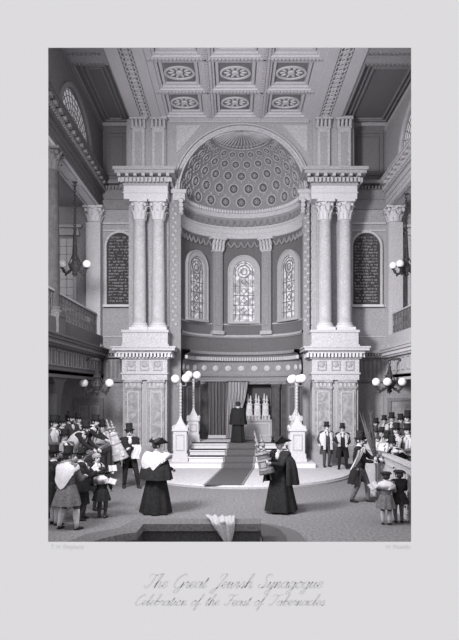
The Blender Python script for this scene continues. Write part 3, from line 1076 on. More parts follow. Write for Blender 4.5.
# inscribed tablets ---------------------------------------------------------
rt = random.Random(3)
for xc, w, lab in ((-4.66, 1.08, 'dark arched tablet of pale writing beside the shadowed gallery'),
                   (5.50, 1.12, 'dark arched tablet of pale writing beside the sunlit gallery')):
    t = empty('tablet', (xc, DY, 6.44))
    tag(t, lab, 'tablet', None, 'thing')
    hgt = 2.98
    m = MB(); arch_band(m, w, 0.02, hgt, 0.09, -0.12, -0.01); m.build('arch_frame', 'stone_light', t)
    m = MB(); m.box(-w / 2 - 0.12, w / 2 + 0.12, -0.2, 0.0, -0.08, 0.02)
    m.build('sill', 'stone_pale', t)
    m = MB(); m.prism(arch_pts(w, 0.02, hgt), 'y', -0.05, -0.01)
    m.cur = 1
    z = 0.14
    while z < hgt - 0.12:
        hw = w / 2 - 0.08
        if z > hgt - w / 2: hw = math.sqrt(max(0.0, (w / 2) ** 2 - (z - hgt + w / 2) ** 2)) - 0.08
        x = -hw
        while x < hw - 0.05:
            l = rt.choice((0.03, 0.045, 0.06))
            k = rt.random()
            if k < 0.78:
                m.box(x, x + l, -0.056, -0.05, z + 0.045, z + 0.06)
                if k < 0.5: m.box(x + l - 0.014, x + l, -0.056, -0.05, z, z + 0.05)
                if k < 0.28: m.box(x, x + 0.012, -0.056, -0.05, z, z + 0.05)
                if 0.1 < k < 0.35: m.box(x, x + l, -0.056, -0.05, z, z + 0.013)
            x += l + 0.018
        z += 0.125
    m.build('inscribed_slab', ['tablet', 'ink_white'], t)
# ------------------------------------------------------------------ ark, curtains, carpet
ark = empty('ark', (CX, 26.3, 0.86))
tag(ark, 'dark stone ark at the top of the steps, partly open on white scrolls', 'ark', None, 'thing')
m = MB()
m.box(-1.75, 1.62, 0.25, 0.4, 0, 2.48)
m.box(-1.75, 0.12, -0.02, 0.25, 0, 0.02)
m.build('back_panel', 'stone_black', ark)
m = MB(); m.box(0.12, 1.30, -0.25, 0.25, 0.0, 0.80); m.box(0.08, 1.34, -0.3, 0.25, 0.76, 0.82)
b = m.build('base_panel', 'stone_mid', ark)
m = MB(); panelled(m, 0.2, 1.22, 0.12, 0.68, -0.25, 0.05, 0.03)
m.build('panel_frame', 'stone_light', b)
m = MB(); m.box(-1.75, 1.9, -0.28, 0.2, 2.34, 2.50); m.box(-1.75, 1.9, -0.34, 0.2, 2.44, 2.48)
for k in range(7):
    m.ball((-1.5 + k * 0.52, -0.29, 2.40), (0.13, 0.03, 0.05), 10, 5)
m.build('lintel', 'stone_grey', ark)
for x in (-1.75, -1.15, 1.30, 1.75):
    m = MB(); m.box(x, x + 0.32, -0.3, 0.2, 0.1, 2.34); m.box(x - 0.03, x + 0.35, -0.33, 0.2, 0.0, 0.12); m.box(x - 0.03, x + 0.35, -0.33, 0.2, 2.22, 2.34)
    m.build('pilaster', 'marble_dim', ark)


def scroll_mb(h, r, flare=1.2, taper=0.0):
    """a dressed scroll: mantle, two staves with finials"""
    a = MB()
    rings = []
    for z, k in ((0.0, flare), (0.03, flare * 1.02), (h * 0.3, 1.1), (h * 0.6, 1.0), (h * 0.85, 0.98), (h * 0.96, 0.85), (h, 0.6)):
        ring = []
        for i in range(28):
            t = 2 * PI * i / 28
            f = (1 + 0.05 * math.sin(t * 7) * (1 - z / h)) * (1 - taper * z / h)
            ring.append((r * k * f * math.cos(t), r * 0.72 * k * f * math.sin(t), z))
        rings.append(ring)
    a.rings(rings)
    return a


def make_scroll(label, loc, h=0.55, r=0.14, mantle='cloth_mid', band='cloth_pale', fin='gilt', tilt=None, group=None, tall=0.34, panel=True, taper=0.0):
    o = empty('torah_scroll', loc)
    tag(o, label, 'scroll', group)
    scroll_mb(h, r, 1.2, taper).build('mantle', mantle, o, smooth=True)
    m = MB()
    for z in (h * 0.22, h * 0.6, h * 0.9):
        q_ = 1 - taper * z / h
        m.lathe([(r * 1.16 * q_, 0.0), (r * 1.2 * q_, 0.015), (r * 1.16 * q_, 0.04)], (0, 0, z - 0.02), 24, sy=0.74)
    if panel: m.box(-r * 0.4, r * 0.4, -r * 0.82, -r * 0.6, h * 0.32, h * 0.52)
    m.build('mantle_band', band, o, smooth=40)
    for s in (-1, 1):
        x = s * r * 0.42 * (1 - taper * 0.7)
        m = MB()
        m.lathe([(0.016, -0.16), (0.024, -0.14), (0.018, -0.08), (0.022, 0.02)], (x, 0, 0), 10)
        m.build('stave', 'wood_dark', o, smooth=40)
        m = MB()
        t = tall * (1.0 if s < 0 else 0.8)
        m.lathe([(0.02, 0), (0.05, t * 0.08), (0.028, t * 0.2), (0.06, t * 0.34), (0.03, t * 0.46), (0.045, t * 0.58), (0.02, t * 0.7), (0.028, t * 0.82), (0.004, t)], (x, 0, h - 0.01), 12)
        for k in range(6):
            aa = 2 * PI * k / 6
            m.ball((x + 0.06 * math.cos(aa), 0.06 * math.sin(aa), h + t * 0.3), 0.016, 6, 4)
        m.build('finial', fin, o, smooth=40)
    if tilt is not None:
        o.rotation_euler = tilt
    return o

for k, (x, lab) in enumerate(((0.70, 'white mantled scroll inside the ark, nearest the drawn curtain'), (1.05, 'white mantled scroll in the middle of the row inside the ark'), (1.40, 'white mantled scroll inside the ark, nearest the bare stone side'))):
    make_scroll(lab, (x, 26.25, 1.68), 0.72, 0.135, 'cloth_white', 'cloth_pale', 'cloth_white', None, 'scrolls standing inside the ark', 0.42)
for k in range(8):
    x = 0.57 + k * 0.14
    m = MB(); m.lathe([(0.05, 0), (0.055, 0.02), (0.03, 0.06), (0.035, 0.10), (0.05, 0.16), (0.02, 0.2)], (0, 0, 0), 10)
    o = m.build('silver_cup', 'cloth_pale', smooth=40, loc=(x, 26.06, 1.68))
    tag(o, 'small pale metal cup in the row along the front shelf of the ark', 'cup', 'cups along the ark shelf')


def curtain(label, tops, bots, z0, z1, y, matn, amp=0.05, folds=7, fringe=None):
    """hanging cloth: tops and bots are (x0, x1) at the head and the hem"""
    o = empty('curtain', (0, y, 0))
    tag(o, label, 'curtain')
    m = MB()
    NX, NZ = 56, 16
    rows = []
    for j in range(NZ + 1):
        t = j / NZ
        s = t * t * (3 - 2 * t)
        row = []
        for i in range(NX + 1):
            u = i / NX
            x = (tops[0] + (tops[1] - tops[0]) * u) * (1 - s) + (bots[0] + (bots[1] - bots[0]) * u) * s
            row.append((x, amp * math.sin(2 * PI * folds * u) + 0.02 * math.sin(9 * u + 5 * t), z1 + (z0 - z1) * t))
        rows.append(row)
    m.rings(rows, closed=False, cap=False)
    m.build('drape', matn, o, smooth=True)
    if fringe:
        m = MB()
        n = 22
        for k in range(n):
            x = bots[0] + (bots[1] - bots[0]) * (k + 0.5) / n
            m.tube([(x, -0.06, z0 + 0.16), (x, -0.07, z0 + 0.02)], [0.018, 0.028], 5)
        m.build('fringe', fringe, o)
    m = MB(); m.tube([(tops[0] - 0.05, 0.02, z1 + 0.01), (tops[1] + 0.05, 0.02, z1 + 0.01)], 0.025, 8)
    m.build('curtain_rail', 'iron', o)
    return o

curtain('dark striped curtain hanging closed before the ark beside the lamp pedestals', (-1.12, -0.2), (-1.05, -0.3), 0.88, 3.28, 25.9, 'curtain', 0.045, 8, 'cloth_pale')
curtain('pale striped ark curtain drawn aside and gathered behind the robed figure', (-0.22, 0.62), (-0.3, 0.16), 0.9, 3.3, 25.82, 'curtain_light', 0.05, 6)

# stair carpet: follows the treads
prof = [(18.26, 0.012 + 0.1), (22.28, 0.112), (22.28, 0.272), (22.66, 0.272), (22.66, 0.472), (23.22, 0.472), (23.22, 0.672), (23.78, 0.672), (23.78, 0.872), (25.6, 0.872)]
m = MB()
def cxk(y): return -0.30 + (y - 18.2) * 0.118
L = [(cxk(y) - 0.60, y - 0.015, z) for y, z in prof]
Rr = [(cxk(y) + 0.60, y - 0.015, z) for y, z in prof]
L2 = [(p[0], p[1] + 0.01, p[2] - 0.01) for p in L]
R2 = [(p[0], p[1] + 0.01, p[2] - 0.01) for p in Rr]
m.strip(L, Rr); m.strip(L, L2); m.strip(Rr, R2); m.strip(L2, R2)
o = m.build('carpet', 'carpet')
tag(o, 'dark stair carpet running down the white steps onto the round dais', 'carpet')
m = MB()
for s in (-0.56, 0.56):
    a = [(cxk(y) + s - 0.025, y - 0.018, z + 0.003) for y, z in prof]; b = [(cxk(y) + s + 0.025, y - 0.018, z + 0.003) for y, z in prof]
    m.strip(a, b)
m.build('border', 'cloth_mid', o)


# lamp pedestals -------------------------------------------------------------
def lamp_pedestal(x, y, z, globes, label, w=0.54, hb=1.15, stem=1.25):
    o = empty('lamp_pedestal', (x, y, z))
    tag(o, label, 'lamp', 'globe lamp pedestals beside the ark steps')
    a = w / 2
    m = MB()
    m.box(-a * 1.15, a * 1.15, -a * 1.15, a * 1.15, 0, 0.12); m.box(-a * 1.06, a * 1.06, -a * 1.06, a * 1.06, 0.12, 0.30)
    m.box(-a * 0.92, a * 0.92, -a * 0.92, a * 0.92, 0.30, hb)
    m.box(-a * 1.12, a * 1.12, -a * 1.12, a * 1.12, hb, hb + 0.07)
    m.build('pedestal', 'stone_pale', o)
    m = MB()
    for s in (0, 1, 2, 3):
        st = len(m.v)
        panelled(m, -a * 0.6, a * 0.6, 0.42, hb - 0.12, -a * 0.92, 0.035, 0.03)
        m.xform(Matrix.Rotation(s * PI / 2, 4, 'Z'), st)
    m.build('panel_frame', 'stone_light', o)
    m = MB()
    rings = []
    for t in range(9):
        u = t / 8
        r = a * (1.0 * (1 - u) ** 1.7 + 0.12)
        rings.append([(sx * r, sy * r, hb + 0.07 + 0.5 * u) for sx, sy in ((-1, -1), (1, -1), (1, 1), (-1, 1))])
    m.rings(rings)
    for sx, sy in ((-1, -1), (1, -1), (1, 1), (-1, 1)):
        m.ball((sx * a * 0.95, sy * a * 0.95, hb + 0.12), (0.05, 0.05, 0.09), 8, 5)
    m.build('cap', 'stone_pale', o)
    zb = hb + 0.55
    m = MB()
    pr = []
    n = 40
    for k in range(n + 1):
        pr.append((0.028 + 0.028 * abs(math.sin(PI * k / 4)), zb + stem * k / n))
    m.lathe(pr, (0, 0, 0), 12)
    m.build('stem', 'stone_light', o, smooth=40)
    zt = zb + stem
    for (gx, gy, gz) in globes:
        m = MB(); m.tube([(0, 0, zt - 0.12), (gx * 0.5, gy * 0.5, zt - 0.10), (gx, gy, zt - 0.02 + gz - 0.1), (gx, gy, zt + gz)], 0.022, 7)
        m.lathe([(0.03, 0), (0.07, 0.03), (0.08, 0.05)], (gx, gy, zt + gz - 0.03), 12)
        ar = m.build('arm', 'gilt', o, smooth=40)
        m = MB(); m.ball((gx, gy, zt + gz + 0.16), 0.165, 20, 12)
        m.build('globe', 'globe', ar, smooth=True)
    return o

lamp_pedestal(-1.99, 23.15, 0.26, ((-0.2, 0, 0.0), (0.2, 0.05, 0.03)), 'pale stone lamp pedestal before the left-hand pier, with two white globes')
lamp_pedestal(-1.60, 24.75, 0.86, ((0.14, -0.1, -0.02), (-0.2, 0.12, 0.0)), 'pale lamp pedestal standing behind another beside the dark ark curtain', 0.46, 0.85, 1.15)
lamp_pedestal(2.42, 23.15, 0.26, ((-0.2, 0, -0.02), (0.2, -0.05, 0.02)), 'pale stone lamp pedestal before the right-hand pier, behind the cloaked man', 0.6)
lamp_pedestal(2.55, 24.75, 0.86, ((-0.1, 0.1, -0.1), (0.1, -0.2, -0.12)), 'pale lamp pedestal mostly hidden behind the one by the right-hand pier', 0.46, 0.85, 1.1)


# chandeliers ---------------------------------------------------------------
def chandelier(x, y, ztop, zglobe, spread, label, angles, up=0.55, gr=0.145, bracket=None):
    o = empty('chandelier', (x, y, ztop))
    tag(o, label, 'chandelier', 'globe chandeliers')
    zg = zglobe - ztop
    m = MB()
    m.lathe([(0.10, 0.0), (0.09, -0.04), (0.03, -0.07)], (0, 0, 0), 14)
    m.build('ceiling_rose', 'bronze', o, smooth=40)
    m = MB()     # chain of alternating links
    z = -0.06
    k = 0
    zend = zg + up
    while z > zend:
        pts = []
        for i in range(9):
            t = 2 * PI * i / 8
            r, hh = 0.04, 0.07
            pts.append((r * math.cos(t), 0, z - hh + hh * math.sin(t)) if k % 2 == 0 else (0, r * math.cos(t), z - hh + hh * math.sin(t)))
        m.tube(pts, 0.018, 5)
        z -= 0.10
        k += 1
    m.build('chain', 'iron', o)
    m = MB()
    zz = zg
    m.lathe([(0.01, up + 0.02), (0.08, up - 0.03), (0.03, up - 0.1), (0.05, up * 0.6), (0.08, up * 0.55), (0.04, up * 0.5), (0.05, 0.32), (0.14, 0.24), (0.07, 0.14), (0.16, 0.02), (0.20, -0.1), (0.14, -0.2), (0.07, -0.28), (0.11, -0.34), (0.03, -0.42), (0.004, -0.47)], (0, 0, zz), 16)
    m.build('body', 'bronze', o, smooth=40)
    m = MB()
    for k in range(8):
        t = 2 * PI * k / 8
        m.tube([(0.03 * math.cos(t), 0.03 * math.sin(t), zz + up - 0.05), (0.08 * math.cos(t), 0.08 * math.sin(t), zz + 0.34), (0.23 * math.cos(t), 0.23 * math.sin(t), zz + 0.0), (0.17 * math.cos(t), 0.17 * math.sin(t), zz - 0.16)], 0.017, 5)
        m.ball((0.17 * math.cos(t), 0.17 * math.sin(t), zz - 0.02), 0.03, 6, 4)
    m.build('cage', 'iron', o)
    for a in angles:
        c, s = math.cos(R(a)), math.sin(R(a))
        m = MB()
        prof = [(0.10, -0.16), (0.2, -0.28), (spread * 0.62, -0.33), (spread * 0.9, -0.27), (spread, -0.16)]
        m.tube([(r * c, r * s, zz + z) for r, z in prof], [0.04, 0.046, 0.042, 0.038, 0.03], 7)
        for r, z in ((spread * 0.5, -0.26), (spread * 0.72, -0.37), (spread * 0.85, -0.22)):
            m.ball((r * c, r * s, zz + z), (0.045, 0.045, 0.05), 7, 5)
        m.lathe([(0.02, -0.18), (0.075, -0.15), (0.08, -0.12), (0.05, -0.12)], (spread * c, spread * s, zz), 10)
        ar = m.build('arm', 'iron', o, smooth=40)
        m = MB(); m.ball((spread * c, spread * s, zz), gr, 18, 11)
        m.build('globe', 'globe', ar, smooth=True)
    if bracket:
        m = MB()
        m.tube([(bracket, 0, -0.02), (bracket * 0.5, 0, 0.03), (-bracket * 0.12, 0, 0.03)], [0.05, 0.035, 0.02], 8)
        for k in range(4):
            m.ball((bracket * (0.15 + 0.25 * k), 0, 0.01 - 0.02 * (k % 2)), 0.055, 8, 5)
        m.build('bracket', 'bronze', o, smooth=40)
    return o

chandelier(-5.65, 21.8, ZE0, 7.44, 0.44, 'upper chandelier hanging in the shadowed gallery beside its big column', (-6, 186), 1.3, 0.145)
chandelier(6.56, 23.1, ZE0, 7.66, 0.5, 'upper chandelier hanging in the sunlit gallery, partly cut by the picture edge', (184, 228, 2), 1.3, 0.145)
chandelier(-4.95, 22.2, 4.06, 3.2, 0.47, 'lower chandelier hanging from the shadowed gallery front above the crowd', (-8, 188), 0.6, 0.155, -0.42)
chandelier(5.85, 22.8, 4.10, 3.25, 0.5, 'lower chandelier hanging from the sunlit gallery front above the crowd', (182, 247, 322), 0.6, 0.155, 0.42)

# pews, tiers ---------------------------------------------------------------
m = MB(); m.box(-9, -4.24, 13.6, 20.9, 0, 0.12); m.box(-9, -4.65, 13.6, 25.2, 0.12, 0.36)
struct(m.build('floor_tier_left', 'wood_dark'))
m = MB(); m.box(4.18, 10, 12.6, 24.0, 0, 0.12); m.box(5.25, 10, 12.6, 25.2, 0.12, 0.30)
struct(m.build('floor_tier_right', 'wood_dark'))

def pew(x, y0, y1, ztop, side, matn, label):
    o = empty('pew_front', (x, y0, 0))
    tag(o, label, 'pew')
    L = y1 - y0
    m = MB(); m.box(-0.05, 0.05, 0, L, 0, ztop - 0.1)
    m.box(-0.08, 0.08, 0, L, 0, 0.14)
    m.build('front_board', matn, o)
    m = MB()
    n = max(3, int(L / 0.9))
    for k in range(n):
        a, b = L * k / n + 0.1, L * (k + 1) / n - 0.1
        xf = -side * 0.05
        for (p, q, r, s) in ((a, b, 0.25, 0.29), (a, b, ztop - 0.28, ztop - 0.24), (a, a + 0.04, 0.25, ztop - 0.24), (b - 0.04, b, 0.25, ztop - 0.24)):
            m.box(min(xf, xf - side * 0.03), max(xf, xf - side * 0.03), p, q, r, s)
    m.build('board_frame', 'pew_pale' if matn == 'pew_pale' else 'wood_dark', o)
    m = MB()    # sloping book rest
    a, b = -side * 0.12, side * 0.24
    m.prism([(min(a, b), ztop + (0.0 if a < b else 0.0)), (max(a, b), ztop), (max(a, b), ztop - 0.07), (min(a, b), ztop - 0.07)], 'y', -0.05, L + 0.05)
    for i in range(len(m.v)):
        v = m.v[i]
        m.v[i] = (v[0], v[1], v[2] - 0.10 * abs(v[0] + side * 0.12) / 0.54)
    m.build('book_rest', 'stone_mid' if matn != 'pew_pale' else 'cloth_pale', o)
    m = MB(); m.box(-0.11, 0.11, L - 0.02, L + 0.16, 0, ztop - 0.02); m.box(-0.14, 0.14, L - 0.05, L + 0.2, ztop - 0.02, ztop + 0.05)
    m.build('end_post', matn, o)
    return o

pew(-4.12, 14.0, 20.4, 1.20, -1, 'wood_pew', 'dark panelled pew front with two hatted men leaning over its book rest')
pew(4.02, 12.9, 17.9, 1.30, 1, 'pew_pale', 'pale panelled pew front beside the two capped boys')

# bimah parapet in the foreground -------------------------------------------
par = empty('stone_parapet', (0, 0, 0))
tag(par, 'low stone parapet along the bottom of the picture, a cloth draped over it', 'parapet', None, 'thing')
back = [(-2.72, 9.75), (-2.50, 10.38), (-2.22, 10.68), (-2.02, 10.86), (-1.83, 11.63), (0.53, 11.63)]
inner = [(-2.36, 9.75), (-2.12, 10.10), (-1.90, 10.35), (-1.66, 10.50), (-1.64, 11.15), (0.50, 11.15)]
m = MB(); mb = MB()
def _prism_quad(mm, a, b, c, d, z0, z1):
    mm.prism([a, b, c, d], 'z', z0, z1)
for i in range(len(back) - 1):
    _prism_quad(m, back[i], inner[i], inner[i + 1], back[i + 1], 0.37, 0.50)
    q = [tuple(Vector(p) * 1) for p in (back[i], inner[i], inner[i + 1], back[i + 1])]
    cx_, cy_ = sum(p[0] for p in q) / 4, sum(p[1] for p in q) / 4
    f = 0.86
    def sh(b_, i_): return ((b_[0] * 0.88 + i_[0] * 0.12, b_[1] * 0.88 + i_[1] * 0.12), (b_[0] * 0.12 + i_[0] * 0.88, b_[1] * 0.12 + i_[1] * 0.88))
    b0, i0 = sh(back[i], inner[i]); b1, i1 = sh(back[i + 1], inner[i + 1])
    _prism_quad(mb, b0, i0, i1, b1, 0.0, 0.37)
m.build('coping', 'coping', par)
mb.build('parapet_body', 'stone_black', par)
m = MB(); m.prism([(-1.9, 9.6), (-1.62, 11.2), (0.52, 11.2), (0.52, 9.6)], 'z', 0.0, 0.02)
m.build('well_floor', 'stone_black', par)
for k, (r, z) in enumerate(((1.32, 0.07), (0.92, 0.15))):
    m = MB()
    c = (0.05, 12.0)
    pts = [(0.56, 9.6)] + [(c[0] + r, 9.6)] + [(c[0] + r * math.cos(a), c[1] + r * math.sin(a)) for a in [R(66 if k == 0 else 55) * i / 14 for i in range(15)]]
    pts.append((0.56, pts[-1][1]))
    m.prism(pts, 'z', 0.0, z)
    m.build('curved_step', 'stone_dark' if k == 0 else 'stone_black', par)
# cloth over the parapet
m = MB()
NX, NT_ = 30, 26
rows = []
for j in range(NT_ + 1):
    t = j / NT_
    row = []
    for i in range(NX + 1):
        u = i / NX
        fold = 0.028 * math.sin(u * 4.4 * PI + t * 1.5) + 0.012 * math.sin(u * 11 * PI)
        if t < 0.45:                                    # lying on the coping
            k = t / 0.45
            y = 11.66 - k * 0.56 - 0.05 * math.sin(u * PI)
            x0, x1 = -0.53 + 0.14 * k, 0.03 + 0.0 * k
            row.append((x0 + (x1 - x0) * u, y + (0.08 * (1 - u) if k < 0.3 else 0), 0.525 + abs(fold) * 1.2 + 0.03 * math.sin(k * PI)))
        else:                                           # hanging down the face
            k = (t - 0.45) / 0.55
            x0, x1 = -0.39 + 0.27 * k, 0.03 - 0.08 * k ** 2
            row.append((x0 + (x1 - x0) * u, 11.08 + fold - 0.02 * k, 0.525 - k * (0.40 + 0.08 * math.sin(u * PI))))
    rows.append(row)
m.rings(rows, closed=False, cap=False)
o = m.build('draped_cloth', 'cloth_pale', smooth=True)
tag(o, 'crumpled pale fringed cloth hanging over the stone parapet', 'cloth')
m = MB()
for i in range(0, NX + 1, 1):
    p = rows[-1][i]
    m.tube([p, (p[0], p[1] - 0.005, p[2] - 0.05)], 0.006, 4)
m.build('fringe', 'cloth_white', o)

# the sheet of paper the engraving is printed on, with its lettering -----------------
YP = 9.5
sheet = empty('print_sheet', (0, YP, 0))
tag(sheet, 'pale sheet of paper surrounding the engraved picture, with faint lettering below', 'paper', None, 'thing')
a0, a1 = P(-40, 700, YP), P(500, -60, YP)
b0, b1 = P(48, 542, YP), P(411.3, 47.5, YP)
m = MB()
t = 0.012
m.box(a0.x, b0.x, 0, t, a0.z, a1.z); m.box(b1.x, a1.x, 0, t, a0.z, a1.z)
m.box(b0.x, b1.x, 0, t, a0.z, b0.z); m.box(b0.x, b1.x, 0, t, b1.z, a1.z)
m.build('paper_margin', 'paper', sheet)

def lettering(txt, px0, px1, py, size_px, matn, shear=0.42, name='lettering'):
    cu = bpy.data.curves.new(name, 'FONT')
    cu.body = txt
    cu.size = 1.0
    cu.shear = shear
    cu.extrude = 0.0
    cu.offset = -0.008
    o = bpy.data.objects.new('tmp_text', cu)
    COL.objects.link(o)
    bpy.context.view_layer.update()
    ev = o.evaluated_get(bpy.context.evaluated_depsgraph_get())
    me = bpy.data.meshes.new_from_object(ev)
    bpy.data.objects.remove(o)
    xs = [v.co.x for v in me.vertices]
    s = size_px * YP / F * 1.25
    p0, p1 = P(px0, py, YP), P(px1, py, YP)
    sx = (p1.x - p0.x) / (max(xs) - min(xs))
    x_min = min(xs)
    for v in me.vertices:
        v.co = Vector((p0.x + (v.co.x - x_min) * sx, -0.004, p0.z + v.co.y * s))
    me.materials.clear()
    me.materials.append(MATS[matn])
    q = bpy.data.objects.new(name, me)
    COL.objects.link(q)
    q.parent = sheet
    return q

GL = {
 'a': (.52, [[(.38,.38),(.2,.45),(.03,.25),(.1,.02),(.28,.08),(.4,.42)], [(.4,.42),(.38,.1),(.45,0),(.58,.15)]]),
 'b': (.48, [[(0,.15),(.2,.7),(.22,1),(.12,.95),(.1,.2),(.2,0),(.38,.12),(.36,.4),(.2,.36),(.5,.4)]]),
 'c': (.42, [[(.36,.36),(.28,.45),(.06,.3),(.08,.05),(.25,0),(.45,.18)]]),
 'd': (.55, [[(.36,.38),(.2,.45),(.03,.25),(.1,.02),(.28,.08),(.4,.42),(.46,1)], [(.46,1),(.4,.1),(.48,0),(.6,.15)]]),
 'e': (.40, [[(0,.15),(.3,.28),(.28,.44),(.1,.4),(.06,.12),(.2,0),(.42,.15)]]),
 'f': (.38, [[(0,.1),(.24,.8),(.3,1),(.18,.95),(.12,.3),(.06,-.4),(.16,-.3),(.18,.05),(.4,.15)]]),
 'g': (.52, [[(.38,.38),(.2,.45),(.03,.25),(.1,.02),(.28,.08),(.4,.42)], [(.4,.42),(.36,-.3),(.2,-.42),(.1,-.3),(.55,.15)]]),
 'h': (.52, [[(0,.1),(.22,.8),(.24,1),(.12,.9),(.08,0)], [(.08,0),(.14,.3),(.28,.45),(.36,.35),(.36,.06),(.44,0),(.56,.15)]]),
 'i': (.28, [[(0,.15),(.12,.44),(.1,.08),(.18,0),(.3,.15)], [(.15,.6),(.17,.65)]]),
 'l': (.28, [[(0,.12),(.22,.8),(.22,1),(.1,.9),(.08,.1),(.16,0),(.3,.15)]]),
 'm': (.68, [[(0,.2),(.08,.44),(.06,0)], [(.06,0),(.14,.35),(.26,.44),(.28,.3),(.27,0)], [(.27,0),(.36,.35),(.48,.44),(.5,.3),(.5,.06),(.57,0),(.7,.15)]]),
 'n': (.46, [[(0,.2),(.08,.44),(.06,0)], [(.06,0),(.14,.35),(.26,.44),(.29,.3),(.28,.06),(.35,0),(.48,.15)]]),
 'o': (.44, [[(.22,.45),(.04,.3),(.06,.03),(.24,0),(.36,.2),(.28,.43),(.2,.42),(.5,.36)]]),
 'r': (.38, [[(0,.2),(.1,.47),(.14,.38),(.28,.38),(.24,.08),(.32,0),(.42,.15)]]),
 's': (.36, [[(0,.1),(.16,.47),(.26,.2),(.2,0),(.04,.04)], [(.2,0),(.4,.15)]]),
 't': (.30, [[(0,.12),(.16,.75),(.1,.1),(.18,0),(.32,.15)], [(.02,.52),(.28,.54)]]),
 'u': (.50, [[(0,.2),(.08,.44),(.06,.1),(.16,0),(.34,.4)], [(.36,.44),(.34,.08),(.42,0),(.54,.15)]]),
 'w': (.60, [[(0,.2),(.08,.44),(.06,.1),(.16,0),(.3,.4)], [(.3,.4),(.3,.08),(.4,0),(.54,.42),(.64,.38)]]),
 'y': (.48, [[(0,.2),(.08,.44),(.06,.1),(.16,0),(.34,.4)], [(.36,.44),(.3,-.3),(.16,-.42),(.06,-.3),(.5,.15)]]),
 'T': (.72, [[(.05,.8),(.15,.98),(.5,.92),(.85,1)], [(.5,.93),(.42,.3),(.25,.02),(.05,.08),(.08,.2)]]),
 'F': (.70, [[(.05,.8),(.15,.98),(.5,.92),(.85,1)], [(.5,.93),(.42,.3),(.25,.02),(.05,.08),(.08,.2)], [(.25,.48),(.62,.52)]]),
 'G': (.74, [[(.62,.85),(.45,1),(.1,.7),(.05,.2),(.3,0),(.58,.2),(.6,.42)], [(.6,.42),(.55,-.2),(.35,-.35),(.25,-.2),(.75,.2)]]),
 'J': (.62, [[(.2,.75),(.3,.98),(.62,.98)], [(.62,.98),(.45,.3),(.3,-.3),(.12,-.38),(.08,-.22),(.6,.15)]]),
 'S': (.66, [[(.6,.8),(.5,1),(.25,.85),(.4,.5),(.45,.2),(.25,0),(.02,.1),(.1,.28)], [(.3,.01),(.7,.15)]]),
 'C': (.62, [[(.55,.8),(.5,1),(.15,.75),(.05,.25),(.25,0),(.65,.2)]]),
 '.': (.2, [[(.05,0),(.09,.03)]]),
}


def script(txt, px0, px1, py, size_px, matn, pen=0.03):
    """flowing copperplate writing printed on the sheet"""
    strokes, x = [], 0.0
    for ch in txt:
        if ch == ' ':
            x += 0.42
            continue
        wd, st = GL[ch]
        for s in st:
            strokes.append([(x + a + 0.55 * b, b) for a, b in s])
        x += wd
    mx = max(p[0] for s in strokes for p in s); mn = min(p[0] for s in strokes for p in s)
    p0, p1 = P(px0, py, YP), P(px1, py, YP)
    sx = (p1.x - p0.x) / (mx - mn)
    sz = size_px * YP / F
    m = MB()
    for s in strokes:
        pts = []
        n = len(s)
        for i in range(n - 1):
            q0, q1, q2, q3 = s[max(i - 1, 0)], s[i], s[i + 1], s[min(i + 2, n - 1)]
            for k in range(5):
                t = k / 5
                pts.append(tuple(0.5 * (2 * q1[c] + (q2[c] - q0[c]) * t + (2 * q0[c] - 5 * q1[c] + 4 * q2[c] - q3[c]) * t * t + (3 * q1[c] - q0[c] - 3 * q2[c] + q3[c]) * t ** 3) for c in (0, 1)))
        pts.append(s[-1])
        W = [Vector((p0.x + (a - mn) * sx, 0, p0.z + b * sz)) for a, b in pts]
        la, lb = [], []
        for i, p in enumerate(W):
            d = (W[min(i + 1, len(W) - 1)] - W[max(i - 1, 0)])
            d = d.normalized() if d.length > 1e-9 else Vector((1, 0, 0))
            w_ = pen * sz * (1.25 if d.z < -0.3 else 0.7)
            nrm = Vector((-d.z, 0, d.x)) * w_
            la.append((p.x + nrm.x, -0.004, p.z + nrm.z)); lb.append((p.x - nrm.x, -0.004, p.z - nrm.z))
        m.strip(la, lb)
    return m.build('lettering', matn, sheet)

script('The Great Jewish Synagogue', 144, 323, 588, 14.0, 'print_faint')
script('Celebration of the Feast of Tabernacles.', 136, 325, 605.5, 11.0, 'print_faint')
lettering('T. H. Shepherd.', 51, 84, 549, 5.0, 'print_faint', 0.2)
lettering('H. Melville.', 386, 411, 549, 5.0, 'print_faint', 0.2)
# ------------------------------------------------------------------ people
def shell(m, rows_def, gap=0.0, n=36, seed=0, fold=0.0, nf=9, close=None):
    """cloth shell: rows of (centre, rx, ry, hem fold amount); gap = half-angle left open at the front (-Y)"""
    rows = []
    for (c, rx, ry, fa) in rows_def:
        row = []
        for i in range(n + 1):
            a = -PI + gap + (2 * PI - 2 * gap) * i / n      # 0 = back (+Y), +-PI = front
            f = 1 + fa * math.sin(a * nf + seed) + 0.4 * fa * math.sin(a * (nf * 2 - 3) + 2 * seed)
            row.append((c[0] + rx * f * math.sin(a), c[1] + ry * f * math.cos(a), c[2]))
        rows.append(row)
    m.rings(rows, closed=False, cap=False)


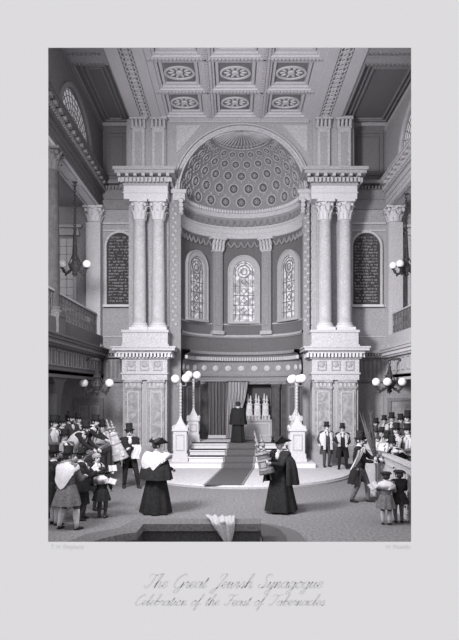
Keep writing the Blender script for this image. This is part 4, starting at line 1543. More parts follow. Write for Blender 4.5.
def fingers(m, wrist, d, side, H, curl=0.9, palm_n=None):
    """palm is part of the body; here four unequal bent fingers and a thumb rooted in it"""
    d = d.normalized()
    pn = Vector(palm_n) if palm_n is not None else Vector((0, -0.2, -1))
    pn = (pn - d * pn.dot(d))
    pn = pn.normalized() if pn.length > 1e-4 else d.orthogonal().normalized()
    w = d.cross(pn).normalized()
    for k, (off, ln) in enumerate(((-0.015, 0.040), (-0.005, 0.046), (0.005, 0.043), (0.0145, 0.034))):
        p = wrist + d * 0.048 * H + w * off * H
        pts = [p]
        ang = 0.15
        for s, L in enumerate((0.45, 0.32, 0.23)):
            ang += curl * (0.5 + 0.25 * s)
            v = d * math.cos(ang) + pn * math.sin(ang)
            p = p + v * (ln * L * H)
            pts.append(p)
        m.tube(pts, [0.0062 * H, 0.0060 * H, 0.0054 * H, 0.0040 * H], 7)
    s = 1 if side > 0 else -1
    p = wrist + d * 0.018 * H - w * 0.014 * H
    q = p - w * 0.014 * H + d * 0.016 * H + pn * 0.006 * H
    r = q + d * 0.016 * H + pn * 0.012 * H * curl
    m.tube([p, q, r], [0.0078 * H, 0.0070 * H, 0.0048 * H], 7)


def ik(S, T, l1, l2, pole):
    d = T - S
    L = d.length
    mx = (l1 + l2) * 0.985
    if L > mx:
        T = S + d * (mx / L); d = T - S; L = mx
    dn = d.normalized()
    a = (l1 * l1 - l2 * l2 + L * L) / (2 * L)
    h = math.sqrt(max(0.0, l1 * l1 - a * a))
    p = pole - dn * pole.dot(dn)
    p = p.normalized() if p.length > 1e-5 else dn.orthogonal().normalized()
    return S + dn * a + p * h, T


def hat_mb(kind, H, rnd):
    """hats are made round the head centre; face looks to -Y"""
    m = MB()
    if kind == 'top':
        k = rnd.uniform(0.92, 1.1)
        m.lathe([(0.0495 * H, 0.026 * H), (0.052 * H, 0.03 * H), (0.049 * H, 0.075 * H), (0.051 * H, 0.118 * H * k), (0.0535 * H, 0.132 * H * k), (0.05 * H, 0.136 * H * k), (0.001, 0.137 * H * k)], (0, 0.004 * H, 0), 22, sy=1.14)
        rings = []
        for r, z in ((0.049, 0.024), (0.066, 0.025), (0.080, 0.034), (0.081, 0.037), (0.066, 0.031), (0.05, 0.032)):
            rings.append([(r * H * math.cos(2 * PI * i / 24) * 0.98, r * 1.16 * H * math.sin(2 * PI * i / 24), z * H + (0.010 * H * abs(math.cos(2 * PI * i / 24)) ** 2 if r > 0.07 else 0)) for i in range(24)])
        m.rings(rings, cap=False)
    elif kind == 'tricorn':
        m.lathe([(0.053 * H, 0.02 * H), (0.053 * H, 0.04 * H), (0.045 * H, 0.068 * H), (0.02 * H, 0.08 * H), (0.001, 0.081 * H)], (0, 0.003 * H, 0), 22, sy=1.12)
        rings = []
        for t in (0.0, 0.35, 0.7, 1.0):
            ring = []
            for i in range(36):
                a = 2 * PI * i / 36
                c3 = 0.5 + 0.5 * math.cos(3 * (a + PI / 2))      # corners: front and two at the back
                r = (0.052 + t * (0.010 + 0.062 * c3 ** 1.5)) * H
                z = (0.026 + t * (0.078 * (1 - c3) + 0.012 * c3)) * H
                ring.append((r * math.cos(a), r * 1.04 * math.sin(a), z))
            rings.append(ring)
        m.rings(rings, cap=False)
    elif kind == 'cap':
        m.lathe([(0.050 * H, 0.016 * H), (0.056 * H, 0.034 * H), (0.074 * H, 0.044 * H), (0.078 * H, 0.058 * H), (0.068 * H, 0.073 * H), (0.04 * H, 0.083 * H), (0.001, 0.086 * H)], (0, 0.004 * H, 0), 22, sy=1.1)
        m.prism([(-0.04 * H, -0.05 * H), (0.04 * H, -0.05 * H), (0.03 * H, -0.082 * H), (-0.03 * H, -0.082 * H)], 'z', 0.018 * H, 0.024 * H)
    elif kind == 'soft':
        m.ball((0, 0.006 * H, 0.034 * H), (0.058 * H, 0.064 * H, 0.045 * H), 18, 9)
        m.lathe([(0.053 * H, 0.012 * H), (0.058 * H, 0.018 * H), (0.053 * H, 0.032 * H)], (0, 0.004 * H, 0), 20, sy=1.14)
    return m


HAT_H = {'top': 0.137, 'tricorn': 0.09, 'cap': 0.08, 'soft': 0.078, None: 0.07}
_pc = [0]


def person(label, X, Y, zf, total, yaw, hat='top', hat_m='felt', lean=0.0, hands=None, feet=((0, 0), (0, 0)), head=(0, 0), twist=0.0,
           coat='frock', coat_m='cloth_black', hem=0.30, legs_m='cloth_dark', stocking=None, shawl=None, shawl_m='cloth_pale', shawl_hem=0.6,
           beard=None, hair='hair_dark', group=None, fine=False, curl=0.9, collar='cloth_white', gap=0.5, child=False, cape=False, palm=None, bulk=1.0, hat_s=1.0, cape_z=0.44, flat_shawl=False):
    """A standing figure whose hat top is `total` above zf; local frame faces -Y and is turned by yaw (degrees)."""
    _pc[0] += 1
    rnd = random.Random(_pc[0] * 17 + 3)
    root = empty('person', (X, Y, zf), R(yaw))
    tag(root, label, 'person', group, 'thing')
    root.scale = (1.09, 1.09, 1.0)
    hc = 0.93                           # head centre, fraction of H
    Hh = total / (hc + HAT_H[hat])      # bare height that brings the hat top to `total`
    if child:
        Hh = total / (0.915 + HAT_H[hat] * 1.25)
    Hf = Hh
    hs = 1.28 if child else 1.03         # head scale
    V = lambda x, y, z: Vector((x * Hf, y * Hf, z * Hf))
    hipc = V(0, 0, 0.52)
    ML = Matrix.Translation(hipc) @ Matrix.Rotation(R(twist), 4, 'Z') @ Matrix.Rotation(R(lean), 4, 'X') @ Matrix.Translation(-hipc)
    T = lambda x, y, z: ML @ V(x, y, z)
    # ---- skeleton
    sh = [T(-0.108, 0.004, 0.805), T(0.108, 0.004, 0.805)]
    hands = hands or ((-0.15, -0.02, 0.42), (0.15, -0.02, 0.42))
    el, wr = [None, None], [None, None]
    for i in (0, 1):
        s = -1 if i == 0 else 1
        tgt = V(*hands[i])
        el[i], wr[i] = ik(sh[i], tgt, 0.178 * Hf, 0.155 * Hf, Vector((s * 0.55, 0.45, -0.9)))
    hip = [V(-0.052, 0, 0.50), V(0.052, 0, 0.50)]
    ank, kn = [None, None], [None, None]
    for i in (0, 1):
        s = -1 if i == 0 else 1
        ank[i] = V(s * 0.055 + feet[i][0], feet[i][1], 0.042)
        kn[i], ank[i] = ik(hip[i], ank[i], 0.235 * Hf, 0.228 * Hf, Vector((s * 0.12, -1, 0)))
        ank[i].z = 0.042 * Hf
    neck, hcen = T(0, 0.008, 0.835), T(0, -0.008, hc if not child else 0.915)
    # the head stays nearly upright when the body leans
    MH = Matrix.Translation(hcen) @ Matrix.Rotation(R(head[0] + twist), 4, 'Z') @ Matrix.Rotation(R(head[1] + lean * 0.45), 4, 'X') @ Matrix.Scale(hs, 4)
    hp = lambda x, y, z: MH @ V(x, y, z)
    # ---- body, one continuous surface
    b = MB()
    for i in (0, 1):
        s = -1 if i == 0 else 1
        b.capsule(hip[i], kn[i], 0.050 * Hf, 0.034 * Hf); b.capsule(kn[i], kn[i].lerp(ank[i], 0.4), 0.033 * Hf, 0.034 * Hf); b.capsule(kn[i].lerp(ank[i], 0.35), ank[i], 0.034 * Hf, 0.021 * Hf)
        b.capsule(ank[i] - V(0, -0.012, 0.014), ank[i] + V(s * 0.008, -0.055, -0.022), 0.020 * Hf, 0.011 * Hf)
        b.capsule(sh[i], el[i], 0.032 * Hf, 0.024 * Hf); b.capsule(el[i], wr[i], 0.025 * Hf, 0.0155 * Hf)
        d = (wr[i] - el[i]).normalized()
        b.capsule(wr[i], wr[i] + d * 0.036 * Hf, 0.0155 * Hf, 0.019 * Hf)
    b.capsule(hip[0], hip[1], 0.062 * Hf, 0.062 * Hf)
    b.capsule(T(0, 0.005, 0.55), T(0, 0.0, 0.68), 0.075 * Hf, 0.085 * Hf); b.capsule(T(-0.04, 0, 0.72), T(0.04, 0, 0.72), 0.07 * Hf, 0.07 * Hf)
    b.capsule(sh[0], sh[1], 0.040 * Hf, 0.040 * Hf); b.capsule(T(0, 0, 0.78), T(0, 0, 0.81), 0.055 * Hf, 0.05 * Hf)
    b.capsule(neck - V(0, 0, 0.02), hp(0, 0.004, -0.03), 0.033 * Hf, 0.030 * Hf)
    RM = MH.to_3x3()
    b.ball(hp(0, 0.006, 0.012), (0.047 * Hf, 0.056 * Hf, 0.056 * Hf), 16, 10, RM)
    b.ball(hp(0, -0.014, -0.028), (0.034 * Hf, 0.036 * Hf, 0.036 * Hf), 14, 9, RM)
    b.capsule(hp(0, -0.050, 0.004), hp(0, -0.062, -0.016), 0.006 * Hf * hs, 0.0095 * Hf * hs)
    for s in (-1, 1):
        b.ball(hp(s * 0.047, 0.008, 0.0), (0.007 * Hf, 0.013 * Hf, 0.018 * Hf), 8, 6, RM)
    body = remeshed(b, 0.011 if fine else 0.0165)
    for i in (0, 1):
        d = (wr[i] - el[i])
        fingers(body, wr[i], d, -1 if i == 0 else 1, Hf, curl, palm)
    body.cur = 1
    for s in (-1, 1):
        body.ball(hp(s * 0.0185, -0.046, 0.003), (0.0075 * Hf, 0.005 * Hf, 0.0045 * Hf), 8, 5, RM)
        body.tube([hp(s * 0.009, -0.050, 0.013), hp(s * 0.02, -0.050, 0.0165), hp(s * 0.031, -0.043, 0.013)], 0.0028 * Hf, 5)
    body.tube([hp(-0.014, -0.046, -0.034), hp(0, -0.0505, -0.032), hp(0.014, -0.046, -0.034)], 0.0026 * Hf, 5)
    body.build('body', ['skin', 'features'], root, smooth=True)
    # ---- legs
    q = MB()
    lo = 0.30 if stocking else 0.05
    for i in (0, 1):
        q.capsule(hip[i] + V(0, 0, 0.01), kn[i], 0.058 * Hf, 0.042 * Hf)
        if not stocking:
            q.capsule(kn[i], ank[i] + V(0, 0, 0.01), 0.042 * Hf, 0.030 * Hf)
    q.capsule(hip[0], hip[1], 0.068 * Hf, 0.068 * Hf)
    remeshed(q, 0.0175).build('breeches' if stocking else 'trousers', legs_m, root, smooth=True)
    if stocking:
        for i in (0, 1):
            q = MB()
            mid = kn[i].lerp(ank[i], 0.38) + V(0, 0.008, 0)
            q.tube([kn[i] - V(0, 0, 0.005), mid, kn[i].lerp(ank[i], 0.75), ank[i] - V(0, 0, 0.012)], [0.036 * Hf, 0.040 * Hf, 0.029 * Hf, 0.025 * Hf], 14)
            q.build('stocking', stocking, root, smooth=True)
    for i in (0, 1):
        s = -1 if i == 0 else 1
        q = MB()
        a = ank[i]
        rows = []
        for (y, rx, rz, zc) in ((0.030, 0.012, 0.012, 0.018), (0.024, 0.022, 0.022, 0.024), (0.0, 0.026, 0.030, 0.030), (-0.03, 0.027, 0.024, 0.022), (-0.065, 0.031, 0.016, 0.016), (-0.088, 0.022, 0.012, 0.012), (-0.094, 0.010, 0.007, 0.010)):
            rows.append([(a.x + (rx * math.cos(2 * PI * k / 14) - s * 0.16 * y) * Hf, a.y + y * Hf, (zc + rz * math.sin(2 * PI * k / 14)) * Hf) for k in range(14)])
        q.rings(rows)
        q.build('shoe', 'leather', root, smooth=True)
    # ---- coat: torso and sleeves in one surface, skirts added as a sheet
    q = MB()
    q.capsule(T(0, 0.004, 0.56), T(0, 0.0, 0.69), 0.088 * Hf, 0.098 * Hf); q.capsule(T(-0.045, 0, 0.735), T(0.045, 0, 0.735), 0.078 * Hf, 0.078 * Hf)
    q.capsule(sh[0], sh[1], 0.050 * Hf, 0.050 * Hf); q.capsule(T(0, 0.006, 0.78), T(0, 0.012, 0.838), 0.056 * Hf, 0.040 * Hf)
    q.capsule(V(-0.035, 0, 0.53), V(0.035, 0, 0.53), 0.074 * Hf, 0.074 * Hf)
    for i in (0, 1):
        q.capsule(sh[i], el[i], 0.045 * Hf, 0.035 * Hf)
        q.capsule(el[i], el[i].lerp(wr[i], 0.9), 0.036 * Hf, 0.026 * Hf)
    cm = remeshed(q, 0.0185)
    if coat in ('frock', 'robe', 'tunic', 'tail'):
        g = {'frock': gap, 'tail': 1.5, 'robe': 0.0, 'tunic': 0.0}[coat]
        fl = {'frock': 0.135, 'tail': 0.11, 'robe': 0.165, 'tunic': 0.165}[coat]
        nrow = 8
        rd = []
        for k in range(nrow + 1):
            t = k / nrow
            z = 0.585 + (hem - 0.585) * t
            rx = 0.100 + (fl * bulk - 0.100) * t ** 0.75
            rd.append((V(0, 0.006 + 0.012 * t, z), rx * Hf, (rx * 0.86 + 0.012 * t) * Hf, (0.02 + 0.085 * t) if coat != 'tail' else 0.02))
        shell(cm, rd, g, 44, _pc[0], 0, 8)
    cm.build({'robe': 'robe', 'tunic': 'tunic'}.get(coat, 'coat'), coat_m, root, smooth=True)
    if cape:
        q = MB()
        rd = [(T(0, 0.012, 0.845), 0.046 * Hf, 0.046 * Hf, 0), (T(0, 0.012, 0.825), 0.085 * Hf, 0.066 * Hf, 0), (T(0, 0.010, 0.795), 0.145 * Hf, 0.088 * Hf, 0.0), (T(0, 0.012, 0.72), 0.165 * bulk * Hf, 0.112 * Hf, 0.02), (T(0, 0.018, 0.60), 0.182 * bulk * Hf, 0.130 * bulk * Hf, 0.04), (V(0, 0.02, cape_z), 0.20 * bulk * Hf, 0.150 * bulk * Hf, 0.06)]
        shell(q, rd, 0.75, 44, 2.0, 0, 8)
        q.build('cape', coat_m, root, smooth=True)
    # ---- shirt front and collar
    if collar:
        q = MB()
        q.ball(T(0, -0.058, 0.775), (0.030 * Hf, 0.030 * Hf, 0.062 * Hf), 12, 8, ML.to_3x3())
        q.lathe([(0.042 * Hf, 0), (0.044 * Hf, 0.012 * Hf), (0.039 * Hf, 0.030 * Hf)], tuple(neck + V(0, -0.004, 0.0)), 16)
        q.build('collar', collar, root, smooth=True)
    # ---- shawl
    if shawl:
        q = MB()
        dip = 0.17 if shawl == 'back' else 0.02
        kx = 1.16 * bulk if cape else 1.0
        rows = []
        for (z, rx, ry, t) in ((0.850, 0.050, 0.050, 0), (0.838, 0.085, 0.066, 0.1), (0.815, 0.136, 0.084, 0.3), (0.775, 0.155, 0.102, 0.5), (0.735, 0.160, 0.110, 0.65), (0.70, 0.161, 0.113, 0.8), (shawl_hem + 0.04, 0.158, 0.117, 1.0)):
            row = []
            g = 0.42
            for i in range(41):
                a = -PI + g + (2 * PI - 2 * g) * i / 40
                zz = z - t * dip * max(0.0, math.cos(a)) ** 3 + t * (0.09 * (1 - max(0.0, math.cos(a))) if shawl == 'back' else 0)
                f = kx + 0.045 * t * math.sin(a * 8 + _pc[0]) + 0.025 * math.sin(z * 90 + a * 3)
                row.append(T(rx * f * math.sin(a), 0.006 + ry * f * math.cos(a), zz))
            rows.append(row)
        q.rings(rows, closed=False, cap=False)
        for s in (-1, 1):       # ends hanging at the front
            w0 = [T(s * (0.035 + 0.05 * k / 4), -0.088 - 0.022 * (1 - abs(k - 2) / 2) * 0.5, 0.80) for k in range(5)]
            w1 = [T(s * (0.045 + 0.055 * k / 4), -0.112 - 0.010 * (k % 2), 0.68) for k in range(5)]
            w2 = [T(s * (0.050 + 0.055 * k / 4), -0.120 - 0.012 * (k % 2), shawl_hem - 0.05) for k in range(5)]
            q.strip(w0, w1); q.strip(w1, w2)
        q.build('prayer_shawl', shawl_m, root, smooth=True)
    # ---- hair, beard, hat
    q = MB()
    q.ball(hp(0, 0.016, 0.012), (0.0515 * Hf, 0.0535 * Hf, 0.056 * Hf), 16, 10, RM)
    for s in (-1, 1):
        q.capsule(hp(s * 0.045, -0.014, 0.012), hp(s * 0.043, -0.012, -0.022), 0.010 * Hf * hs, 0.006 * Hf * hs, 8)
    q.build('hair', hair, root, smooth=True)
    if beard:
        q = MB()
        q.ball(hp(0, -0.030, -0.060), (0.032 * Hf, 0.026 * Hf, 0.040 * Hf), 12, 8, RM)
        for s in (-1, 1):
            q.capsule(hp(s * 0.040, -0.008, -0.018), hp(s * 0.022, -0.030, -0.052), 0.011 * Hf, 0.016 * Hf, 8)
        q.capsule(hp(-0.014, -0.049, -0.024), hp(0.014, -0.049, -0.024), 0.006 * Hf, 0.006 * Hf, 6)
        q.build('beard', beard, root, smooth=True)
    if hat:
        q = hat_mb(hat, Hf, rnd)
        q.xform(MH @ Matrix.Rotation(R(rnd.uniform(-4, 4)), 4, 'Y') @ Matrix.Diagonal((hat_s, hat_s, hat_s, 1)))
        q.build({'top': 'top_hat', 'tricorn': 'tricorn_hat', 'cap': 'flat_cap', 'soft': 'soft_hat'}[hat], hat_m, root, smooth=40)
    W = Matrix.Translation((X, Y, zf)) @ Matrix.Rotation(R(yaw), 4, 'Z') @ Matrix.Diagonal((1.09, 1.09, 1.0, 1.0))
    return root, W, Hf, [W @ w for w in wr]


def book(label, loc, rot, s=1.0, cover='leather', page='cloth_white'):
    o = empty('open_book', loc)
    o.rotation_euler = rot
    tag(o, label, 'book')
    m = MB()
    for k in (-1, 1):
        rows = []
        for i in range(7):
            u = i / 6
            x = k * 0.12 * u * s
            z = (0.02 * math.sin(u * PI * 0.8) + 0.012 * u) * s
            rows.append([(x, -0.09 * s, z), (x, 0.09 * s, z), (x, 0.09 * s, z - 0.012 * s), (x, -0.09 * s, z - 0.012 * s)])
        m.rings(rows)
    m.build('page_block', page, o)
    m = MB()
    for k in (-1, 1):
        m.rings([[(0, -0.098 * s, -0.016 * s), (0, 0.098 * s, -0.016 * s), (0, 0.098 * s, -0.022 * s), (0, -0.098 * s, -0.022 * s)], [(k * 0.128 * s, -0.098 * s, -0.004 * s), (k * 0.128 * s, 0.098 * s, -0.004 * s), (k * 0.128 * s, 0.098 * s, -0.010 * s), (k * 0.128 * s, -0.098 * s, -0.010 * s)]])
    m.build('cover', cover, o)
    return o


def at(px, Y):
    return (px - CXP) * Y / F

# --- the main figures on the open floor
# woman-like robed figure seen from behind, with the white shawl
r, W, h, hd = person('person in a dark full robe and tricorn hat, white shawl across the back', at(157, 14.65), 14.65, 0.0, 1.76, 140, hat='tricorn', coat='robe',
                     coat_m='cloth_black', hem=0.015, hands=((-0.10, -0.17, 0.60), (0.14, -0.24, 0.50)), head=(-30, 4), shawl='back', shawl_hem=0.69, shawl_m='cloth_pale', legs_m='cloth_black', fine=True, cape=True, cape_z=0.48, bulk=1.22, hat_s=1.15, hair='hair_dark')
book('closed dark book in the hand of the robed figure with the pale shawl', tuple(hd[1] + Vector((0.07, 0.03, 0.0))), (R(55), R(10), R(-30)), 1.0, 'leather', 'cloth_dark')

# cloaked man with tricorn carrying the scroll
r, W, h, hd = person('person in a black cloak and tricorn hat carrying an ornate scroll upright', at(280, 14.7), 14.7, 0.0, 1.79, -38, hat='tricorn', coat='robe', coat_m='cloth_black', hem=0.03,
                     hands=((-0.085, -0.215, 0.62), (0.02, -0.235, 0.70)), head=(0, 6), feet=((0.0, -0.07), (0.0, 0.05)), cape=True, cape_z=0.40, bulk=1.25, hat_s=1.22, legs_m='cloth_black', fine=True, hair='hair_grey', curl=1.1, palm=(-0.3, -0.6, 0.2))
p = (hd[0] + hd[1]) / 2
make_scroll('ornate banded scroll with silver finials, held upright by the cloaked man in the tricorn', (at(267, 14.45), 14.42, 0.97), 0.55, 0.155, 'cloth_grey', 'cloth_mid', 'gilt', (R(3), R(-13), R(-20)), None, 0.52)

# man with the scroll by the left-hand pew
r, W, h, hd = person('person in a top hat and tailcoat with a pale scroll at the shoulder', at(129.5, 18.5), 18.5, 0.0, 1.92, 18, hat='top', coat='tail', coat_m='cloth_black', hem=0.30,
                     hands=((-0.14, -0.20, 0.60), (-0.03, -0.22, 0.68)), head=(-12, 4), feet=((-0.03, -0.02), (0.07, -0.10)), shawl='wrap', shawl_hem=0.68, shawl_m='cloth_black', legs_m='cloth_black', fine=True, hair='hair_dark', curl=1.1)
make_scroll('tall white mantled scroll leaning on the shoulder of the tailcoated man', (at(121, 18.1), 18.1, 0.90), 0.86, 0.20, 'mantle_damask', 'mantle_damask', 'cloth_mid', (R(6), R(-17), R(10)), None, 0.44, False, 0.5)
m = MB()
rows = []
for j in range(9):
    t = j / 8
    rows.append([(-0.13 + 0.26 * i / 8 + 0.03 * math.sin(6 * t), 0.03 * math.sin(i * 1.8 + 2 * t), -0.42 * t) for i in range(9)])
m.rings(rows, closed=False, cap=False)
o = m.build('white_cloth', 'cloth_white', smooth=True, loc=(at(136, 18.2), 18.2, 1.32))
tag(o, 'white cloth hanging over the arm of the tailcoated scroll bearer', 'cloth')

# two men standing before the right-hand pier
person('person in a top hat and long white shawl standing at the pier', at(326.5, 22.6), 22.6, 0.1, 1.68, 8, coat='frock', coat_m='cloth_dark', hem=0.30, shawl='wrap', shawl_hem=0.47, shawl_m='cloth_white',
       hands=((-0.19, -0.10, 0.55), (0.08, -0.18, 0.62)), head=(15, 0), feet=((0, -0.02), (0.01, 0.04)), legs_m='cloth_dark', gap=0.8)
person('person in a dark coat and shorter pale shawl beside the long-shawled man', at(342.5, 22.0), 22.0, 0.1, 1.66, -6, coat='frock', coat_m='cloth_black', hem=0.26, shawl='wrap', shawl_hem=0.58, shawl_m='cloth_pale',
       hands=((-0.09, -0.20, 0.60), (0.09, -0.18, 0.58)), head=(-10, 0), feet=((-0.02, -0.03), (0.03, 0.02)), legs_m='cloth_black', gap=0.7)

# man with the palm branch
r, W, h, hd = person('person in a top hat and tailcoat holding up a bundle of palm', at(359.5, 16.1), 16.1, 0.0, 1.85, 62, coat='frock', gap=1.15, coat_m='cloth_black', hem=0.28, bulk=1.15, hands=((-0.02, -0.20, 0.62), (0.06, -0.26, 0.66)),
                     head=(-8, 3), feet=((-0.01, 0.09), (0.0, -0.11)), legs_m='cloth_grey', fine=True, curl=1.2)
m = MB()
rows = []
for j in range(11):
    t = j / 10
    rows.append([(-0.02 - 0.20 * t ** 1.5 + 0.19 * (i / 8) * (1 - 0.35 * t), 0.04 * math.sin(i * 2 + t), 0.26 - 0.50 * t + 0.10 * (i / 8)) for i in range(9)])
m.rings(rows, closed=False, cap=False)
o = m.build('white_shawl', 'cloth_pale', smooth=True, loc=(at(358, 15.75), 15.72, 1.12))
tag(o, 'pale shawl hanging from the arm of the man with the palm bundle', 'shawl')
pb = Vector((at(375.5, 15.95), 15.9, 0.93))
root = empty('palm_bundle', pb)
tag(root, 'tall dark bundle of palm and willow fronds held by the top-hatted man', 'palm')
m = MB()
m.tube([(0, 0, -0.38), (0, 0, 0.45)], [0.016, 0.022], 8)
for z in (0.0, 0.1, 0.2): m.lathe([(0.026, 0), (0.03, 0.012), (0.026, 0.024)], (0, 0, z), 10)
m.build('stem', 'wood_dark', root, smooth=40)
rl = random.Random(5)
for k in range(19):
    a = 2 * PI * k / 19
    lean_x = -0.15 + 0.08 * math.cos(a) + rl.uniform(-0.04, 0.04)
    L = rl.uniform(0.8, 1.52)
    m = MB()
    row1, row2, row3 = [], [], []
    for t in range(8):
        u = t / 7
        c = Vector((lean_x * 1.2 * u * L, 0.10 * math.sin(a) * u, 0.15 + (L - 0.15) * u))
        wv = 0.030 * math.sin(PI * min(1, u * 0.9 + 0.1)) + 0.002
        dd = Vector((math.cos(a * 2), math.sin(a * 2), 0)) * wv
        row1.append(c - dd); row2.append(c + Vector((0.006, -0.006, 0))); row3.append(c + dd)
    m.strip(row1, row2); m.strip(row2, row3)
    m.build('frond', 'leaf_dark', root)
m = MB(); m.ball((0, 0, 0), (0.045, 0.045, 0.055), 14, 9); m.tube([(0, 0, 0.05), (0, 0, 0.075)], [0.012, 0.004], 6)
o = m.build('citron', 'cloth_pale', smooth=True, loc=tuple(hd[0] + Vector((0.05, -0.04, 0.08))))
tag(o, 'pale citron fruit in the hand of the man with the palm', 'fruit')

# two boys by the pale pew
r, W, h, hd = person('boy in a flat cap and grey tunic with a wide white collar', at(386, 13.35), 13.35, 0.0, 1.16, 160, hat='cap', coat='tunic', coat_m='cloth_grey', hem=0.33, hands=((-0.10, -0.20, 0.60), (0.12, -0.22, 0.62)),
                     head=(15, 5), legs_m='cloth_dark', stocking='cloth_pale', shawl='wrap', shawl_m='cloth_white', shawl_hem=0.74, fine=True, child=True, hair='hair_dark')
book('white open booklet held out by the boy with the wide white collar', tuple(Vector((at(375, 13.3), 13.45, 0.84))), (R(60), R(-25), R(20)), 0.85, 'cloth_pale', 'cloth_white')
person('boy in a flat cap and dark jacket beside the white-collared boy', at(399, 13.55), 13.55, 0.0, 1.17, 185, hat='cap', coat='tunic', coat_m='cloth_black', hem=0.38, hands=((-0.08, -0.18, 0.60), (0.08, -0.18, 0.60)),
       head=(20, 4), legs_m='cloth_grey', child=True, fine=True, collar=None)

# group by the left edge
person('person with back turned in a skirted coat, big white shawl and white stockings', at(68, 12.9), 12.9, 0.0, 1.77, 152, coat='tunic', coat_m='cloth_grey', hem=0.32, hands=((-0.07, -0.20, 0.66), (0.07, -0.22, 0.66)), head=(-25, 4),
       feet=((-0.05, -0.03), (0.06, 0.03)), legs_m='cloth_dark', stocking='cloth_white', shawl='back', shawl_hem=0.66, shawl_m='cloth_white', fine=True)
person('person in a dark coat and hat half hidden behind the white-stockinged man', at(54, 13.35), 13.35, 0.0, 1.76, 130, coat='frock', coat_m='cloth_black', hem=0.28, head=(-10, 0), legs_m='cloth_dark', stocking='cloth_pale', hands=((-0.08, -0.18, 0.62), (0.08, -0.18, 0.62)))
r, W, h, hd = person('person in a long black cloak and top hat reading beside the white-stockinged man', at(81, 13.85), 13.85, 0.0, 1.66, 118, coat='frock', coat_m='cloth_black', hem=0.24, hands=((-0.05, -0.20, 0.70), (0.09, -0.20, 0.66)), head=(10, 8), legs_m='cloth_dark', cape=True, fine=True, feet=((0, 0.04), (0, -0.04)))
book('open prayer book held by the man in the long black cloak', tuple((hd[0] + hd[1]) / 2 + Vector((0.03, -0.02, 0.05))), (R(40), 0, R(60)), 0.9)
r, W, h, hd = person('boy in a soft pale cap with white collar beside the black cloak', at(96.5, 15.0), 15.0, 0.0, 1.40, 60, hat='soft', hat_m='cloth_mid', coat='frock', coat_m='cloth_black', hem=0.36, hands=((-0.08, -0.18, 0.64), (0.08, -0.24, 0.68)), head=(-20, -6), legs_m='cloth_dark', child=True, shawl='wrap', shawl_m='cloth_white', shawl_hem=0.74)
book('white open booklet raised by the boy in the soft cap', tuple(hd[1] + Vector((0.05, -0.05, 0.1))), (R(70), 0, R(30)), 0.8, 'cloth_pale')
person('small child in a dark coat and white collar holding out a paper', at(102, 14.05), 14.05, 0.0, 1.18, 170, hat='soft', hat_m='felt', coat='tunic', coat_m='cloth_black', hem=0.36, hands=((-0.13, -0.12, 0.56), (0.2, -0.10, 0.64)), head=(10, 0), legs_m='cloth_dark', child=True, shawl='wrap', shawl_m='cloth_white', shawl_hem=0.76, fine=True)
book('white paper held out by the small child with white collar', (at(113, 14.0), 13.95, 0.86), (R(65), R(15), R(-10)), 0.7, 'cloth_pale')

# crowd by the dark pew ------------------------------------------------------
G1 = 'men crowded behind the dark pew'
G2 = 'men crowded behind the pale pew'
def crowd(label, px, Y, zf, ztop, yaw, group, **k):
    return person(label, at(px, Y), Y, zf, ztop - zf, yaw, group=group, **k)

HF = ((-0.08, -0.19, 0.62), (0.08, -0.19, 0.62))
crowd('man in a top hat and pale shawl where the dark pew meets the picture edge', 53.5, 17.0, 0.36, 2.25, 70, G1, shawl='wrap', shawl_hem=0.5, coat_m='cloth_grey', hands=HF, hair='hair_dark')
crowd('man in a black top hat in front of the dark gallery post, behind the pew', 62, 18.05, 0.36, 2.19, 65, G1, coat_m='cloth_black', hands=HF)
crowd('bearded man in a top hat behind the dark pew, just past the gallery post', 70, 19.8, 0.36, 2.25, 70, G1, coat_m='cloth_dark', hands=HF, beard='hair_dark')
crowd('man in a top hat in the dark pew, nearly under the lower chandelier', 78, 20.6, 0.36, 2.18, 60, G1, coat_m='cloth_dark', hands=HF)
crowd('man in a hat and grey shawl looking out from low in the dark pew', 64.5, 16.3, 0.12, 1.93, 40, G1, shawl='wrap', shawl_hem=0.55, shawl_m='cloth_mid', coat_m='cloth_dark', hands=HF, head=(-10, 4))
crowd('bearded man in a pale shawl bending forward over the dark pew', 71.5, 17.3, 0.36, 2.22, 78, G1, lean=34, shawl='wrap', shawl_hem=0.56, shawl_m='cloth_pale', coat_m='cloth_black', hands=((-0.08, -0.40, 0.52), (0.08, -0.42, 0.50)), head=(-12, -12), beard='hair_dark')
crowd('man in a top hat stretching his arms over the dark pew towards the scroll', 85, 19.1, 0.36, 2.28, 74, G1, lean=26, shawl='back', shawl_hem=0.66, shawl_m='cloth_white', coat_m='cloth_black', hands=((-0.06, -0.46, 0.55), (0.06, -0.44, 0.52)), head=(-10, -8))
crowd('bearded man in a white robe and top hat at the end of the dark pew', 102, 20.5, 0.12, 1.93, 50, G1, shawl='wrap', shawl_hem=0.5, shawl_m='cloth_white', coat_m='cloth_pale', hands=HF, beard='hair_grey', head=(-8, 5))
crowd('bareheaded dark-haired man between the hats behind the dark pew', 74, 22.0, 0.36, 1.96, 66, G1, hat=None, coat_m='cloth_black', hands=HF)
crowd('bearded man at the very back of the dark pew, between two top hats', 66, 21.6, 0.36, 2.05, 60, G1, coat_m='cloth_grey', hands=HF, beard='hair_dark')
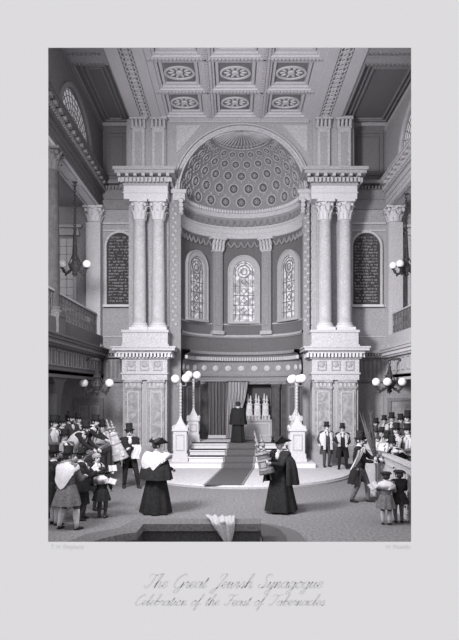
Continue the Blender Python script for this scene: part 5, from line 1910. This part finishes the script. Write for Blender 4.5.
# crowd by the pale pew
crowd('bearded hatted man nearest the pier in the back row', 376, 22.3, 0.12, 1.94, -50, G2, coat_m='cloth_dark', hands=HF, beard='hair_dark')
crowd('man in a grey coat and top hat second from the pier, back row', 384.5, 23.2, 0.30, 2.0, -45, G2, coat_m='cloth_mid', hands=HF)
crowd('man in a top hat and white shawl third from the pier in the back row', 392, 22.2, 0.30, 2.13, -30, G2, coat_m='cloth_dark', shawl='wrap', shawl_hem=0.5, hands=HF)
crowd('man in a top hat in the back row under the end globe of a chandelier', 401, 21.2, 0.30, 2.12, -45, G2, coat_m='cloth_black', hands=HF)
crowd('man in the highest hat of the pale pew, against the picture edge', 407.5, 20.0, 0.30, 2.26, -50, G2, coat_m='cloth_dark', hands=HF)
crowd('pale-shawled man in a top hat in the middle row of the pale pew', 396.5, 18.8, 0.12, 1.93, -55, G2, coat_m='cloth_grey', shawl='wrap', shawl_hem=0.5, hands=HF)
crowd('man in a top hat and light shawl between the leaning man and the picture edge', 408, 17.7, 0.12, 2.0, -60, G2, coat_m='cloth_grey', shawl='wrap', shawl_hem=0.5, hands=HF)
crowd('man in a grey top hat just behind the palm bundle', 375.5, 20.2, 0.12, 1.74, -35, G2, hat_m='cloth_dark', coat_m='cloth_mid', hands=HF)
crowd('grey-bearded man in a dark top hat behind the white-draped man', 382, 19.6, 0.12, 1.78, -30, G2, coat_m='cloth_mid', hands=HF, beard='hair_grey')
crowd('white-draped man in a top hat standing at the rest of the pale pew', 388.5, 17.3, 0.12, 1.79, -28, G2, lean=6, shawl='wrap', shawl_hem=0.42, shawl_m='cloth_white', coat_m='cloth_pale', hands=((-0.12, -0.2, 0.60), (0.1, -0.22, 0.60)), head=(10, 4))
crowd('man in a black coat and top hat leaning over the pale pew', 403, 16.3, 0.12, 1.80, -78, G2, lean=26, shawl='back', shawl_hem=0.7, shawl_m='cloth_pale', coat_m='cloth_black', hands=((-0.08, -0.42, 0.54), (0.08, -0.40, 0.52)), head=(5, -8))
crowd('short man in a soft hat between the palm bundle and the white-draped man', 378, 18.6, 0.12, 1.56, -40, G2, hat='soft', hat_m='cloth_dark', coat_m='cloth_mid', hands=HF)
# figure at the top of the steps
person('dark robed person with back turned at the head of the carpeted steps', at(238, 24.3), 24.3, 0.872, 1.62, 180, hat='soft', coat='robe', coat_m='cloth_black', hem=0.02, legs_m='cloth_black', hands=((-0.10, -0.18, 0.66), (0.10, -0.18, 0.66)), cape=True)
# ------------------------------------------------------------------ camera, light, world
cam = bpy.data.cameras.new('camera')
cam.sensor_fit = 'HORIZONTAL'
cam.sensor_width = 36.0
cam.lens = F * 36.0 / 459.0
cam.shift_x = -(CXP - 229.5) / 459.0
cam.shift_y = (HY - 320.0) / 459.0
cam.clip_end = 200
co = bpy.data.objects.new('camera', cam)
COL.objects.link(co)
co.location = (0, 0, H)
co.rotation_euler = (PI / 2, 0, 0)
SC.camera = co

w = bpy.data.worlds.new('world')
SC.world = w
w.use_nodes = True
bg = w.node_tree.nodes['Background']
bg.inputs['Color'].default_value = (1.0, 0.99, 1.0, 1)
bg.inputs['Strength'].default_value = 1.0

def area(name, loc, target, size, power, spread=PI):
    l = bpy.data.lights.new(name, 'AREA')
    l.shape = 'DISK'
    l.size = size
    l.energy = power
    o = bpy.data.objects.new(name, l)
    COL.objects.link(o)
    o.location = loc
    o.rotation_euler = (Vector(target) - Vector(loc)).to_track_quat('-Z', 'Y').to_euler()
    l.spread = spread
    return o

area('daylight_lamp', (-4.3, 10.6, 8.2), (2.0, 23.5, 5.5), 2.2, 900, R(100))
area('added_low_lamp', (-4.6, 10.4, 6.5), (2.6, 17.0, 0.3), 2.0, 230, R(90))  # unseen lamp added so the near figures cast shadows
area('added_fill_lamp', (-0.8, 10.2, 9.9), (-1.0, 16.0, 0.0), 1.2, 260, R(130))  # unseen fill lamp added above the opening to lift the dark foreground
SC.view_settings.view_transform = 'Standard'
SC.view_settings.look = 'None'
SC.view_settings.exposure = 0.0
SC.cycles.max_bounces = 6
SC.cycles.diffuse_bounces = 4
